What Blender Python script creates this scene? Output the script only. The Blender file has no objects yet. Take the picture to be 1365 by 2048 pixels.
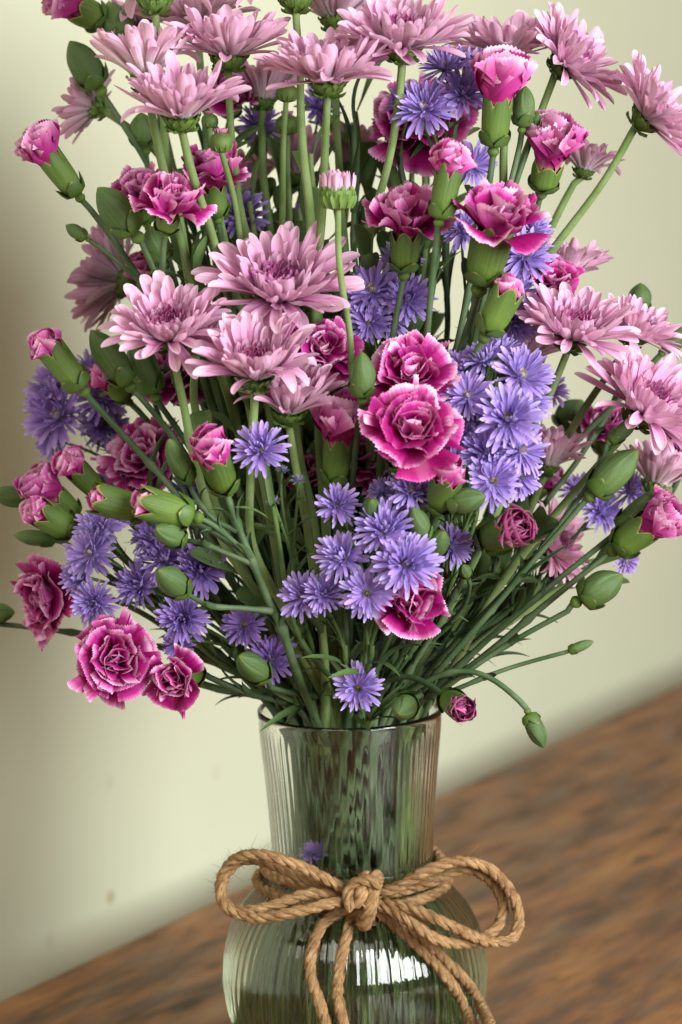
import bpy, math, random
import numpy as np
from mathutils import Vector, Matrix

random.seed(7); rng = np.random.default_rng(7)
PI = math.pi
rad = math.radians
scene = bpy.context.scene
col = scene.collection

# ------------------------------------------------------------------ camera
LENS = 92.0
FPX = 2048 * LENS / 36.0
PITCH, ROLL, DIST = rad(9.0), rad(-1.2), 1.30
fw = Vector((0, math.cos(PITCH), -math.sin(PITCH)))
r0 = Vector((1, 0, 0)); u0 = Vector((0, math.sin(PITCH), math.cos(PITCH)))
rt = r0 * math.cos(ROLL) + u0 * math.sin(ROLL)
up = -r0 * math.sin(ROLL) + u0 * math.cos(ROLL)
CAM = Vector((-0.0022, 0, 0.2968)) - fw * DIST
cd = bpy.data.cameras.new('camera'); cam = bpy.data.objects.new('camera', cd); col.objects.link(cam)
cd.sensor_fit = 'VERTICAL'; cd.sensor_height = 36; cd.lens = LENS
cd.clip_start = 0.02; cd.clip_end = 50
cam.matrix_world = Matrix((rt, up, -fw)).transposed().to_4x4()
cam.location = CAM
cd.dof.use_dof = True; cd.dof.focus_distance = 1.235; cd.dof.aperture_fstop = 8.0
scene.camera = cam

# ------------------------------------------------------------------ light
w = bpy.data.worlds.new('World'); scene.world = w; w.use_nodes = True
bg = w.node_tree.nodes['Background']; bg.inputs[0].default_value = (1.0, 0.74, 0.48, 1); bg.inputs[1].default_value = 0.20


def area(name, loc, target, sx, sy, power, color):
    l = bpy.data.lights.new(name, 'AREA'); l.shape = 'RECTANGLE'; l.size = sx; l.size_y = sy
    l.energy = power; l.color = color
    o = bpy.data.objects.new(name, l); col.objects.link(o); o.location = loc
    o.rotation_euler = (Vector(target) - Vector(loc)).to_track_quat('-Z', 'Y').to_euler()
    return o


area('window_light', (1.10, -1.25, 0.68), (0.0, 0.0, 0.27), 0.95, 1.05, 62.0, (0.96, 0.98, 1.0))
area('fill_light', (-0.5, -1.7, 1.5), (0, 0, 0.28), 1.4, 1.0, 14.0, (1.0, 0.95, 0.88))  # added warm fill from the front left, stands for no known lamp
scene.view_settings.view_transform = 'Standard'; scene.view_settings.look = 'None'
scene.view_settings.exposure = 0.08; scene.view_settings.gamma = 1.0
scene.render.engine = 'CYCLES'
cy = scene.cycles
cy.use_denoising = True; cy.max_bounces = 20; cy.transmission_bounces = 16; cy.transparent_max_bounces = 16
cy.diffuse_bounces = 4; cy.glossy_bounces = 6; cy.caustics_refractive = True; cy.caustics_reflective = False
cy.sample_clamp_indirect = 30.0


# ------------------------------------------------------------------ pixel -> place
def ray(px, py):
    return fw + rt * ((px - 682.5) / FPX) + up * ((1024 - py) / FPX)


def U(px, py, Y=0.0):
    """point of the photo's pixel at depth Y (mm behind the vase axis)"""
    d = ray(px, py); t = (Y * 0.001 - CAM.y) / d.y
    return CAM + d * t


def MPP(Y):
    return (Y * 0.001 - CAM.y) / FPX          # metres per photo pixel


def NV(x, y, c):
    return (r0 * x + u0 * y - fw * c).normalized()


# ------------------------------------------------------------------ scene helpers
WORLD = {}


def link(o, parent, M):
    col.objects.link(o)
    if parent is not None:
        o.parent = parent
        o.matrix_basis = WORLD[parent].inverted() @ M
    else:
        o.matrix_basis = M
    WORLD[o] = M
    return o


def part(name, mesh, parent, M=None):
    return link(bpy.data.objects.new(name, mesh), parent, M if M is not None else Matrix())


def thing(name, label, cat, loc, group=None):
    o = bpy.data.objects.new(name, None); o.empty_display_size = 0.02
    link(o, None, Matrix.Translation(loc))
    o['label'] = label; o['category'] = cat
    if group: o['group'] = group
    return o


def frame(n, roll=0.0):
    z = Vector(n).normalized()
    a = Vector((1, 0, 0)) if abs(z.x) < .8 else Vector((0, 1, 0))
    x = (a - z * a.dot(z)).normalized(); y = z.cross(x)
    return Matrix((x, y, z)).transposed().to_4x4() @ Matrix.Rotation(roll, 4, 'Z')


def rnd(a, b): return random.uniform(a, b)


def grid(name, P, UV, mat, closed=False):
    """P: ns x nt x 3 array"""
    ns, nt = P.shape[:2]
    me = bpy.data.meshes.new(name)
    faces = []; uvs = []
    m = nt if closed else nt - 1
    for i in range(ns - 1):
        for j in range(m):
            k = (j + 1) % nt
            faces.append((i * nt + j, (i + 1) * nt + j, (i + 1) * nt + k, i * nt + k))
            u1 = UV[i, j, 0]; u2 = UV[i, k, 0] if not (closed and k == 0) else 1.0
            uvs += [(u1, UV[i, j, 1]), (u1, UV[i + 1, j, 1]), (u2, UV[i + 1, k, 1]), (u2, UV[i, k, 1])]
    me.from_pydata(P.reshape(-1, 3).tolist(), [], faces)
    l = me.uv_layers.new(name='UVMap'); l.data.foreach_set('uv', np.array(uvs, dtype=np.float32).ravel())
    me.polygons.foreach_set('use_smooth', [True] * len(faces))
    if mat: me.materials.append(mat)
    return me


def join(name, meshes, mat=None):
    """meshes: list of (V, F, UVloops)"""
    V = []; F = []; UVs = []
    for v, f, uv in meshes:
        b = len(V); V += v; F += [tuple(i + b for i in q) for q in f]; UVs += uv
    me = bpy.data.meshes.new(name); me.from_pydata(V, [], F)
    l = me.uv_layers.new(name='UVMap'); l.data.foreach_set('uv', np.array(UVs, dtype=np.float32).ravel())
    me.polygons.foreach_set('use_smooth', [True] * len(F))
    if mat: me.materials.append(mat)
    return me


def raw(me, M=Matrix()):
    V = [tuple(M @ v.co) for v in me.vertices]; F = [tuple(p.vertices) for p in me.polygons]
    uv = [tuple(d.uv) for d in me.uv_layers[0].data]
    return V, F, uv


def uvgrid(ns, nt):
    a = np.zeros((ns, nt, 2)); a[..., 0] = np.linspace(0, 1, nt)[None]; a[..., 1] = np.linspace(0, 1, ns)[:, None]
    return a


def sstep(a, b, x):
    t = np.clip((x - a) / (b - a), 0, 1); return t * t * (3 - 2 * t)


def tube_arrays(pts, radii, sides=8, ribs=0.0, capend=True):
    pts = [Vector(p) for p in pts]; n = len(pts)
    T = [(pts[min(i + 1, n - 1)] - pts[max(i - 1, 0)]).normalized() for i in range(n)]
    a = Vector((0, 1, 0)) if abs(T[0].y) < .8 else Vector((1, 0, 0))
    x = (a - T[0] * a.dot(T[0])).normalized()
    P = np.zeros((n, sides, 3)); UV = np.zeros((n, sides, 2)); L = 0.0
    for i in range(n):
        x = (x - T[i] * x.dot(T[i])).normalized(); y = T[i].cross(x)
        if i: L += (pts[i] - pts[i - 1]).length
        for j in range(sides):
            th = 2 * PI * j / sides
            rr = radii[i] * (1 + (ribs if j % 2 else 0))
            P[i, j] = pts[i] + (x * math.cos(th) + y * math.sin(th)) * rr
            UV[i, j] = (j / sides, L * 40)
    return P, UV


def tube(name, pts, radii, mat, sides=8, ribs=0.0):
    P, UV = tube_arrays(pts, radii, sides, ribs)
    me = grid(name, P, UV, mat, True)
    return me


def catmull(pts, per=8):
    pts = [Vector(p) for p in pts]
    Q = [pts[0] * 2 - pts[1]] + pts + [pts[-1] * 2 - pts[-2]]
    out = []
    for i in range(1, len(Q) - 2):
        a, b, c, d = Q[i - 1:i + 3]
        for k in range(per):
            t = k / per
            out.append(0.5 * ((2 * b) + (c - a) * t + (2 * a - 5 * b + 4 * c - d) * t * t + (3 * b - a - 3 * c + d) * t ** 3))
    out.append(pts[-1]); return out


def resample(pts, step):
    d = [0.0]
    for a, b in zip(pts, pts[1:]): d.append(d[-1] + (b - a).length)
    n = max(2, int(d[-1] / step)); out = []; k = 0
    for i in range(n + 1):
        s = d[-1] * i / n
        while k < len(d) - 2 and d[k + 1] < s: k += 1
        t = (s - d[k]) / max(1e-9, d[k + 1] - d[k]); out.append(pts[k].lerp(pts[k + 1], t))
    return out


# ------------------------------------------------------------------ materials
class NT:
    def __init__(s, name):
        s.m = bpy.data.materials.new(name); s.m.use_nodes = True; s.t = s.m.node_tree; s.n = s.t.nodes
        s.b = s.n['Principled BSDF']; s.out = s.n['Material Output']

    def new(s, typ, **kw):
        n = s.n.new(typ)
        for k, v in kw.items():
            if k.startswith('i_'):
                key = k[2:]; key = int(key) if key.isdigit() else key.replace('_', ' ')
                n.inputs[key].default_value = v
            else: setattr(n, k, v)
        return n

    def l(s, a, b): s.t.links.new(a, b)

    def ramp(s, fac, stops, interp='LINEAR'):
        r = s.n.new('ShaderNodeValToRGB'); r.color_ramp.interpolation = interp
        e = r.color_ramp.elements
        while len(e) < len(stops): e.new(0.5)
        for el, (p, c) in zip(e, stops): el.position = p; el.color = (*c, 1)
        s.l(fac, r.inputs[0]); return r.outputs[0]

    def mix(s, fac, a, b, mode='MIX'):
        n = s.n.new('ShaderNodeMix'); n.data_type = 'RGBA'; n.blend_type = mode
        for sock, v in ((n.inputs[0], fac), (n.inputs[6], a), (n.inputs[7], b)):
            if isinstance(v, (int, float)): sock.default_value = v
            elif isinstance(v, tuple): sock.default_value = (*v, 1)
            else: s.l(v, sock)
        return n.outputs[2]

    def math(s, op, a, b=0.0):
        n = s.n.new('ShaderNodeMath'); n.operation = op
        for k, v in ((0, a), (1, b)):
            if isinstance(v, (int, float)): n.inputs[k].default_value = v
            else: s.l(v, n.inputs[k])
        return n.outputs[0]

    def noise(s, vec, scale, detail=2.0, rough=.5):
        n = s.new('ShaderNodeTexNoise'); n.inputs['Scale'].default_value = scale
        n.inputs['Detail'].default_value = detail; n.inputs['Roughness'].default_value = rough
        if vec is not None: s.l(vec, n.inputs['Vector'])
        return n.outputs[0]

    def mapping(s, vec, scale, loc=(0, 0, 0), rot=(0, 0, 0)):
        n = s.n.new('ShaderNodeMapping'); n.inputs['Scale'].default_value = scale
        n.inputs['Location'].default_value = loc; n.inputs['Rotation'].default_value = rot
        s.l(vec, n.inputs['Vector']); return n.outputs[0]


def lin(r, g, b):
    f = lambda c: (c / 255 / 12.92) if c / 255 <= .04045 else ((c / 255 + .055) / 1.055) ** 2.4
    return (f(r), f(g), f(b))


def petal_mat(name, front, back, vein=(14, 1.3), vein_amt=.22, transl=.28, rough=.5, bump=.12, edge_noise=0.0, huevar=.02, valvar=.2, spec=.25):
    k = NT(name)
    uv = k.new('ShaderNodeUVMap').outputs[0]
    sep = k.new('ShaderNodeSeparateXYZ'); k.l(uv, sep.inputs[0])
    oi = k.new('ShaderNodeObjectInfo')
    off = k.new('ShaderNodeCombineXYZ'); k.l(k.math('MULTIPLY', oi.outputs['Random'], 37.0), off.inputs[2])
    add = k.new('ShaderNodeVectorMath', operation='ADD'); k.l(uv, add.inputs[0]); k.l(off.outputs[0], add.inputs[1])
    vn = k.noise(k.mapping(add.outputs[0], (vein[0], vein[1], 1)), 1.0, 3.0, .6)
    v = sep.outputs[1]
    if edge_noise:
        v = k.math('ADD', v, k.math('MULTIPLY', k.math('SUBTRACT', k.math('FRACT', k.math('MULTIPLY', oi.outputs['Random'], 7.7)), .6), .16))
        v = k.math('ADD', v, k.math('MULTIPLY', k.math('SUBTRACT', vn, .5), edge_noise))
    f = k.ramp(v, front); b = k.ramp(v, back)
    geo = k.new('ShaderNodeNewGeometry')
    c = k.mix(geo.outputs['Backfacing'], f, b)
    c = k.mix(1.0, c, k.ramp(vn, [(.3, (1 - vein_amt,) * 3), (.7, (1 + vein_amt * .3,) * 3)]), 'MULTIPLY')
    hs = k.new('ShaderNodeHueSaturation')
    k.l(k.math('ADD', k.math('MULTIPLY', k.math('SUBTRACT', oi.outputs['Random'], .5), huevar), .5), hs.inputs['Hue'])
    rv = k.math('FRACT', k.math('MULTIPLY', oi.outputs['Random'], 17.31))
    k.l(k.math('ADD', k.math('MULTIPLY', k.math('SUBTRACT', rv, .5), valvar), 1.0), hs.inputs['Value'])
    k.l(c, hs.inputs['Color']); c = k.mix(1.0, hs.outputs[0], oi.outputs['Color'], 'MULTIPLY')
    k.l(c, k.b.inputs['Base Color'])
    k.b.inputs['Roughness'].default_value = rough; k.b.inputs['Specular IOR Level'].default_value = spec
    bp = k.new('ShaderNodeBump'); bp.inputs['Strength'].default_value = bump; bp.inputs['Distance'].default_value = .001
    k.l(vn, bp.inputs['Height']); k.l(bp.outputs[0], k.b.inputs['Normal'])
    tr = k.new('ShaderNodeBsdfTranslucent'); k.l(c, tr.inputs[0]); k.l(bp.outputs[0], tr.inputs['Normal'])
    ms = k.new('ShaderNodeMixShader'); ms.inputs[0].default_value = transl
    k.l(k.b.outputs[0], ms.inputs[1]); k.l(tr.outputs[0], ms.inputs[2]); k.l(ms.outputs[0], k.out.inputs[0])
    return k.m


def green_mat(name, ca, cb, stripes=(30, 1.0), amt=.35, rough=.5, ramp_v=None, bump=.15, transl=0.0, spec=.35, tipcol=None, sheen=0.0, nscale=220):
    k = NT(name)
    uv = k.new('ShaderNodeUVMap').outputs[0]
    sep = k.new('ShaderNodeSeparateXYZ'); k.l(uv, sep.inputs[0])
    tc = k.new('ShaderNodeTexCoord').outputs['Object']
    oi = k.new('ShaderNodeObjectInfo')
    st = k.noise(k.mapping(uv, (stripes[0], stripes[1], 1)), 1.0, 2.0, .6)
    n2 = k.noise(tc, nscale, 3.0, .6)
    base = k.mix(k.ramp(k.noise(tc, 60, 2), [(.35, (0, 0, 0)), (.65, (1, 1, 1))]), ca, cb)
    if ramp_v: base = k.mix(1.0, base, k.ramp(sep.outputs[1], ramp_v), 'MULTIPLY')
    if tipcol: base = k.mix(k.ramp(k.math('ADD', sep.outputs[1], k.math('MULTIPLY', n2, .06)), [(tipcol[0], (0, 0, 0)), (tipcol[0] + .08, (1, 1, 1))]), base, tipcol[1])
    c = k.mix(amt, base, k.ramp(st, [(.3, (.45, .5, .4)), (.7, (1.25, 1.2, 1.15))]), 'MULTIPLY')
    hs = k.new('ShaderNodeHueSaturation'); hs.inputs['Hue'].default_value = .5
    k.l(k.math('ADD', k.math('MULTIPLY', oi.outputs['Random'], .35), .82), hs.inputs['Value']); k.l(c, hs.inputs['Color'])
    c = k.mix(.25, hs.outputs[0], k.ramp(n2, [(.3, (.5, .5, .5)), (.7, (1.2, 1.2, 1.2))]), 'MULTIPLY')
    k.l(c, k.b.inputs['Base Color']); k.b.inputs['Roughness'].default_value = rough; k.b.inputs['Specular IOR Level'].default_value = spec
    if sheen:
        k.b.inputs['Sheen Weight'].default_value = sheen; k.b.inputs['Sheen Roughness'].default_value = .4
        k.b.inputs['Sheen Tint'].default_value = (.8, .9, .6, 1)
    bp = k.new('ShaderNodeBump'); bp.inputs['Strength'].default_value = bump; bp.inputs['Distance'].default_value = .0008
    k.l(k.math('ADD', st, k.math('MULTIPLY', n2, .6)), bp.inputs['Height']); k.l(bp.outputs[0], k.b.inputs['Normal'])
    if transl:
        tr = k.new('ShaderNodeBsdfTranslucent'); k.l(c, tr.inputs[0])
        ms = k.new('ShaderNodeMixShader'); ms.inputs[0].default_value = transl
        k.l(k.b.outputs[0], ms.inputs[1]); k.l(tr.outputs[0], ms.inputs[2]); k.l(ms.outputs[0], k.out.inputs[0])
    return k.m


M_CHR = petal_mat('chrysanthemum_petal',
                  [(0, lin(172, 84, 140)), (.3, lin(216, 142, 190)), (.7, lin(240, 184, 218)), (1, lin(250, 214, 233))],
                  [(0, lin(240, 226, 222)), (.45, lin(242, 212, 226)), (1, lin(238, 184, 214))], vein=(9, .7), vein_amt=.28, transl=.34, bump=.3, valvar=.2, spec=.15, rough=.6)
M_CHRC = petal_mat('chrysanthemum_floret',
                   [(0, lin(84, 26, 58)), (.5, lin(158, 62, 118)), (1, lin(212, 126, 178))],
                   [(0, lin(150, 70, 112)), (1, lin(216, 140, 184))], vein_amt=.15, transl=.2)
CAR_F = [(0, lin(200, 190, 120)), (.2, lin(128, 4, 80)), (.74, lin(150, 8, 98)), (.87, lin(176, 40, 126)), (.95, lin(218, 124, 180)), (1, lin(240, 190, 218))]
CAR_B = [(0, lin(226, 214, 170)), (.3, lin(168, 30, 114)), (.72, lin(184, 60, 140)), (.88, lin(214, 116, 176)), (1, lin(240, 190, 218))]
M_CAR = petal_mat('carnation_petal', CAR_F, CAR_B, vein=(26, .8), vein_amt=.16, transl=.2, edge_noise=.09, bump=.12, valvar=.12, huevar=.012)
M_AST = petal_mat('aster_petal',
                  [(0, lin(222, 214, 236)), (.22, lin(164, 138, 212)), (.8, lin(178, 152, 222)), (1, lin(198, 178, 234))],
                  [(0, lin(190, 178, 220)), (1, lin(182, 160, 224))], vein=(5, .6), vein_amt=.18, transl=.25, huevar=.03)
M_ASTD = green_mat('aster_disc', lin(226, 214, 150), lin(214, 200, 220), rough=.7, amt=.3)
M_CSTEM = green_mat('carnation_stem', lin(62, 86, 52), lin(88, 108, 76), stripes=(6, .3), amt=.35, rough=.6, bump=.2, spec=.25)
M_CLEAF = green_mat('carnation_leaf', lin(54, 80, 48), lin(80, 104, 68), stripes=(14, .5), amt=.3, rough=.5, transl=.12)
M_CALYX = green_mat('carnation_calyx', lin(84, 114, 46), lin(108, 134, 64), stripes=(90, .5), amt=.55, rough=.52, bump=.3,
                    ramp_v=[(0, (.9, 1.0, .75)), (.35, (1.05, 1.05, .9)), (.75, (.82, .86, .85)), (1, (.62, .72, .7))], transl=.08, tipcol=(.975, lin(150, 136, 78)))
M_BUD = green_mat('carnation_bud', lin(74, 102, 52), lin(98, 122, 72), stripes=(90, .5), amt=.55, rough=.52, bump=.3,
                  ramp_v=[(0, (.95, 1.0, .8)), (.5, (1.0, 1.0, 1.0)), (.85, (.85, .92, .9)), (1, (1.3, 1.1, .7))], transl=.05)
M_BRACT = green_mat('carnation_bract', lin(66, 94, 42), lin(92, 118, 56), stripes=(26, .5), amt=.3, rough=.45,
                    ramp_v=[(0, (1.1, 1.1, .8)), (.6, (.85, .9, .85)), (.95, (.8, .82, .75)), (1, (1.3, 1.05, .7))], tipcol=(.9, lin(150, 140, 78)))
M_HSTEM = green_mat('chrysanthemum_stem', lin(98, 122, 66), lin(122, 142, 90), stripes=(9, .15), amt=.35, rough=.7, bump=.25, sheen=.5, spec=.15, nscale=900)
M_HLEAF = green_mat('chrysanthemum_leaf', lin(74, 104, 56), lin(98, 124, 72), stripes=(7, 4), amt=.3, rough=.65, transl=.12, sheen=.2, spec=.2)
M_INV = green_mat('involucre', lin(72, 102, 42), lin(110, 136, 62), stripes=(8, 3), amt=.4, rough=.55, bump=.2)
M_ASTEM = green_mat('aster_stem', lin(62, 88, 48), lin(88, 112, 60), stripes=(5, .5), amt=.3, rough=.6)

# ------------------------------------------------------------------ setting: table and wall
def table_point(px, py):
    d = ray(px, py); return CAM + d * (-CAM.z / d.z)


W1, W2 = table_point(0, 2003), table_point(1365, 1368)
wd = (W2 - W1); wd.z = 0; wd.normalize()
wn = Vector((wd.y, -wd.x, 0))               # towards the camera side
wang = math.atan2(wd.y, wd.x)


def slab(name, x0, x1, y0, y1, z0, z1, mat, nx=2, nz=2):
    V = []; F = []
    v = [(x0, y0, z0), (x1, y0, z0), (x1, y1, z0), (x0, y1, z0), (x0, y0, z1), (x1, y0, z1), (x1, y1, z1), (x0, y1, z1)]
    f = [(3, 2, 1, 0), (4, 5, 6, 7), (0, 1, 5, 4), (1, 2, 6, 5), (2, 3, 7, 6), (3, 0, 4, 7)]
    me = bpy.data.meshes.new(name); me.from_pydata(v, [], f); me.materials.append(mat)
    return me


GAP = 0.065                                  # the table stands a little off the wall
Ms = Matrix.Translation(W1) @ Matrix.Rotation(wang, 4, 'Z')      # local x along the wall, y into the wall, -y to the room

k = NT('worn_wood')
tc = k.new('ShaderNodeTexCoord').outputs['Object']
g1 = k.noise(k.mapping(tc, (8, 34, 5)), 1.0, 4.0, .6)
g2 = k.noise(k.mapping(tc, (16, 120, 10)), 1.0, 4.0, .6)
bl = k.noise(k.mapping(tc, (17, 48, 5), (3, 1, 0)), 1.0, 2.5, .5)
bl2 = k.noise(k.mapping(tc, (4, 6, 5), (7, 2, 0)), 1.0, 2.0, .5)
c = k.ramp(g1, [(.30, lin(70, 48, 35)), (.45, lin(110, 74, 48)), (.56, lin(140, 92, 52)), (.70, lin(160, 112, 64))])
c = k.mix(k.ramp(bl, [(.57, (0, 0, 0)), (.72, (.8, .8, .8))]), c, lin(64, 56, 43))
c = k.mix(k.ramp(bl2, [(.42, (0, 0, 0)), (.7, (.5, .5, .5))]), c, lin(106, 68, 46))
c = k.mix(.18, c, k.ramp(g2, [(.3, (.55, .55, .55)), (.7, (1.2, 1.2, 1.2))]), 'MULTIPLY')
k.l(c, k.b.inputs['Base Color'])
k.l(k.ramp(bl, [(.3, (.38,) * 3), (.7, (.6,) * 3)]), k.b.inputs['Roughness'])
k.b.inputs['Specular IOR Level'].default_value = .35
bp = k.new('ShaderNodeBump'); bp.inputs['Strength'].default_value = .3; bp.inputs['Distance'].default_value = .002
k.l(g2, bp.inputs['Height']); k.l(bp.outputs[0], k.b.inputs['Normal'])
t = part('table', slab('table', -1.0, 2.6, -1.1, -0.001, -0.04, 0.0, k.m), None, Ms); t['kind'] = 'structure'

k = NT('painted_wall')
tc = k.new('ShaderNodeTexCoord').outputs['Object']
n1 = k.noise(tc, 3.0, 3.0, .5); n2 = k.noise(tc, 60.0, 4.0, .6)
c = k.ramp(n1, [(.3, lin(204, 208, 180)), (.7, lin(211, 215, 188))])
stain = None
for (px, py, rr) in ((222, 1795, .0035), (432, 1545, .004), (100, 1880, .004), (220, 1565, .003)):
    d = ray(px, py); tt = (W1 - wn * GAP - CAM).dot(wn) / d.dot(wn); p = Ms.inverted() @ (CAM + d * tt)
    sb = k.new('ShaderNodeVectorMath', operation='DISTANCE'); k.l(tc, sb.inputs[0]); sb.inputs[1].default_value = p
    a = k.ramp(k.math('ADD', sb.outputs['Value'], k.math('MULTIPLY', n2, rr * .8)), [(rr * .6, (1, 1, 1)), (rr * 2.0, (0, 0, 0))])
    amt = .75 if py == 1795 else .2
    c = k.mix(k.math('MULTIPLY', a, amt), c, lin(150, 128, 74))
k.l(c, k.b.inputs['Base Color']); k.b.inputs['Roughness'].default_value = .6; k.b.inputs['Specular IOR Level'].default_value = .25
bp = k.new('ShaderNodeBump'); bp.inputs['Strength'].default_value = .12; bp.inputs['Distance'].default_value = .002
k.l(n2, bp.inputs['Height']); k.l(bp.outputs[0], k.b.inputs['Normal'])
t = part('wall', slab('wall', -1.0, 2.6, GAP, GAP + 0.12, -0.9, 1.9, k.m), None, Ms); t['kind'] = 'structure'

# ------------------------------------------------------------------ vase and water
PROF = [(0.0, 36), (2, 40), (8, 46), (20, 55), (38, 64), (58, 67), (76, 65), (90, 59.5), (101, 51), (108, 44.5), (113, 41.2), (120, 40.5), (140, 41.6), (165, 43.6), (185, 45.6), (196, 46.4)]


def prof(z):
    zs = [p[0] for p in PROF]; rs = [p[1] for p in PROF]
    return float(np.interp(z, zs, rs))


def smooth_prof(n=60):
    pts = catmull([Vector((r, 0, z)) for z, r in PROF], 6); return [(p.z, p.x) for p in pts]


SP = smooth_prof()


def vr(z):
    return float(np.interp(z * 1000, [a for a, _ in SP], [b for _, b in SP])) * .001


def vase_mesh(mat):
    NR, PER = 76, 5; NA = NR * PER
    rings = []                      # (z, r, rib amplitude)
    for z, r in SP: rings.append((z, r, (.5 if z < 112 else .16) * min(1, max(0, (192 - z) / 8)) * min(1, z / 6)))
    rings += [(197.2, 46.2, 0), (197.7, 45.4, 0), (197.2, 44.6, 0)]
    for z, r in reversed(SP):
        if z > 9: rings.append((z - .2, r - 2.4, 0))
    rings.append((8.0, 36, 0)); rings.append((7.0, 20, 0)); rings.append((6.5, .5, 0))
    th = np.arange(NA) / NA * 2 * PI
    rib = np.abs(np.cos(th * NR / 2)) * 2 - 1
    P = np.zeros((len(rings) + 2, NA, 3)); UV = np.zeros((len(rings) + 2, NA, 2))
    allr = [(3.0, .5, 0), (3.0, 30, 0)] + rings
    for i, (z, r, a) in enumerate(allr):
        rr = (r + a * rib) * .001
        P[i, :, 0] = rr * np.cos(th); P[i, :, 1] = rr * np.sin(th); P[i, :, 2] = z * .001
    me = grid('vase', P, UV, mat, True)
    # orient outward
    me.flip_normals()
    return me


k = NT('ribbed_glass')
k.b.inputs['Base Color'].default_value = (.985, .995, .985, 1); k.b.inputs['Roughness'].default_value = .0
k.b.inputs['Transmission Weight'].default_value = 1.0; k.b.inputs['IOR'].default_value = 1.48
M_GLASS = k.m
vase = part('vase', vase_mesh(M_GLASS), None)
vase['label'] = 'clear ribbed glass vase with round belly and straight neck holding the bouquet'; vase['category'] = 'vase'

WL = 0.121
k = NT('vase_water')
k.b.inputs['Base Color'].default_value = (.92, .97, .82, 1); k.b.inputs['Roughness'].default_value = 0
k.b.inputs['Transmission Weight'].default_value = 1.0; k.b.inputs['IOR'].default_value = 1.33
zs = [6.0] + [z for z, _ in SP if 10 < z < WL * 1000 - 2] + [WL * 1000]
NA = 96; th = np.arange(NA) / NA * 2 * PI
rows = [(5.5, .3)] + [(z, vr(z * .001) * 1000 - 1.9) for z in zs] + [(WL * 1000, .3)]
P = np.zeros((len(rows), NA, 3))
for i, (z, r) in enumerate(rows):
    P[i, :, 0] = r * .001 * np.cos(th); P[i, :, 1] = r * .001 * np.sin(th); P[i, :, 2] = z * .001
me = grid('water', P, np.zeros((len(rows), NA, 2)), k.m, True); me.flip_normals()
water = part('vase_water', me, None); water['label'] = 'clear water filling the round belly of the glass vase'; water['category'] = 'water'

# ------------------------------------------------------------------ petal and leaf meshes
def strap(name, mat, W=.26, e0=0, e1=0, pw=1.0, cup=.5, base=.4, wide=.68, twist=0.0, ns=9, nt=5, notch=0.0, tipexp=.6, L=1.0, fold=0.0, side=0.0, groove=0.0, tipmin=.1):
    s = 1 - (1 - np.linspace(0, 1, ns)) ** 1.6; t = np.linspace(-1, 1, nt)
    e = np.radians(e0 + (e1 - e0) * s ** pw)
    ds = np.diff(s)
    cx = np.concatenate([[0], np.cumsum(np.cos((e[1:] + e[:-1]) / 2) * ds)]) * L
    cz = np.concatenate([[0], np.cumsum(np.sin((e[1:] + e[:-1]) / 2) * ds)]) * L
    a = base + (1 - base) * sstep(0, wide, s)
    b = np.where(s > wide, np.clip(1 - ((s - wide) / (1 - wide)) ** 2.2, 0, 1) ** tipexp, 1)
    wv = W / 2 * a * np.maximum(b, tipmin)
    P = np.zeros((ns, nt, 3))
    for i in range(ns):
        tw = twist * s[i]
        for j in range(nt):
            y = t[j] * wv[i]; h = cup * wv[i] * (t[j] ** 2) - .12 * W * fold * abs(t[j]) + groove * wv[i] * math.cos(t[j] * 9.42)
            y, h = y * math.cos(tw) - h * math.sin(tw), y * math.sin(tw) + h * math.cos(tw)
            P[i, j] = (cx[i] - math.sin(e[i]) * h - notch * (1 - abs(t[j])) * (s[i] > .99), y + side * s[i] ** 2, cz[i] + math.cos(e[i]) * h)
    UV = uvgrid(ns, nt); UV[..., 1] = s[:, None]
    return grid(name, P, UV, mat)


CHK = dict(wide=.76, tipexp=.5, nt=7, ns=11, groove=.10, base=.5, tipmin=.2)
CH_OUT = [strap('petal', M_CHR, rnd(.185, .245), rnd(0, 14), rnd(-28, 10), 1.3, rnd(.3, .8), twist=rnd(-.5, .5), side=rnd(-.10, .10), **CHK) for _ in range(12)]
CH_MID = [strap('petal', M_CHR, rnd(.19, .25), rnd(-10, 0), rnd(6, 36), 1.5, rnd(.5, 1.1), twist=rnd(-.4, .4), side=rnd(-.08, .08), **CHK) for _ in range(12)]
CH_INN = [strap('petal', M_CHR, rnd(.23, .29), rnd(-8, 4), rnd(25, 60), 1.6, rnd(.9, 1.3), twist=rnd(-.25, .25), **CHK) for _ in range(6)]
CH_ODD = [strap('petal', M_CHR, .24, 5, rnd(-110, -70), 1.6, .5, twist=rnd(-.8, .8)) for _ in range(3)]
CH_FLO = [strap('floret', M_CHRC, .36, -5, rnd(30, 75), 2.0, 1.2, ns=7, nt=5, base=.55, wide=.75, tipexp=.5, tipmin=.25) for _ in range(3)]


def disc_florets_mesh(n=58, R=.25):
    L = []
    for i in range(n):
        q = math.sqrt((i + .5) / n); ph = i * 2.39996
        sc = .20 + .16 * q
        M = (Matrix.Rotation(ph, 4, 'Z') @ Matrix.Translation((R * q, 0, .05 + .03 * (1 - q))) @ Matrix.Rotation(-rad(96 - 30 * q + rnd(-8, 8)), 4, 'Y')
             @ Matrix.Scale(sc * rnd(.9, 1.15), 4))
        L.append(raw(random.choice(CH_FLO), M))
    return join('disc_florets', L, M_CHRC)


CH_DISC = [disc_florets_mesh() for _ in range(3)]


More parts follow.
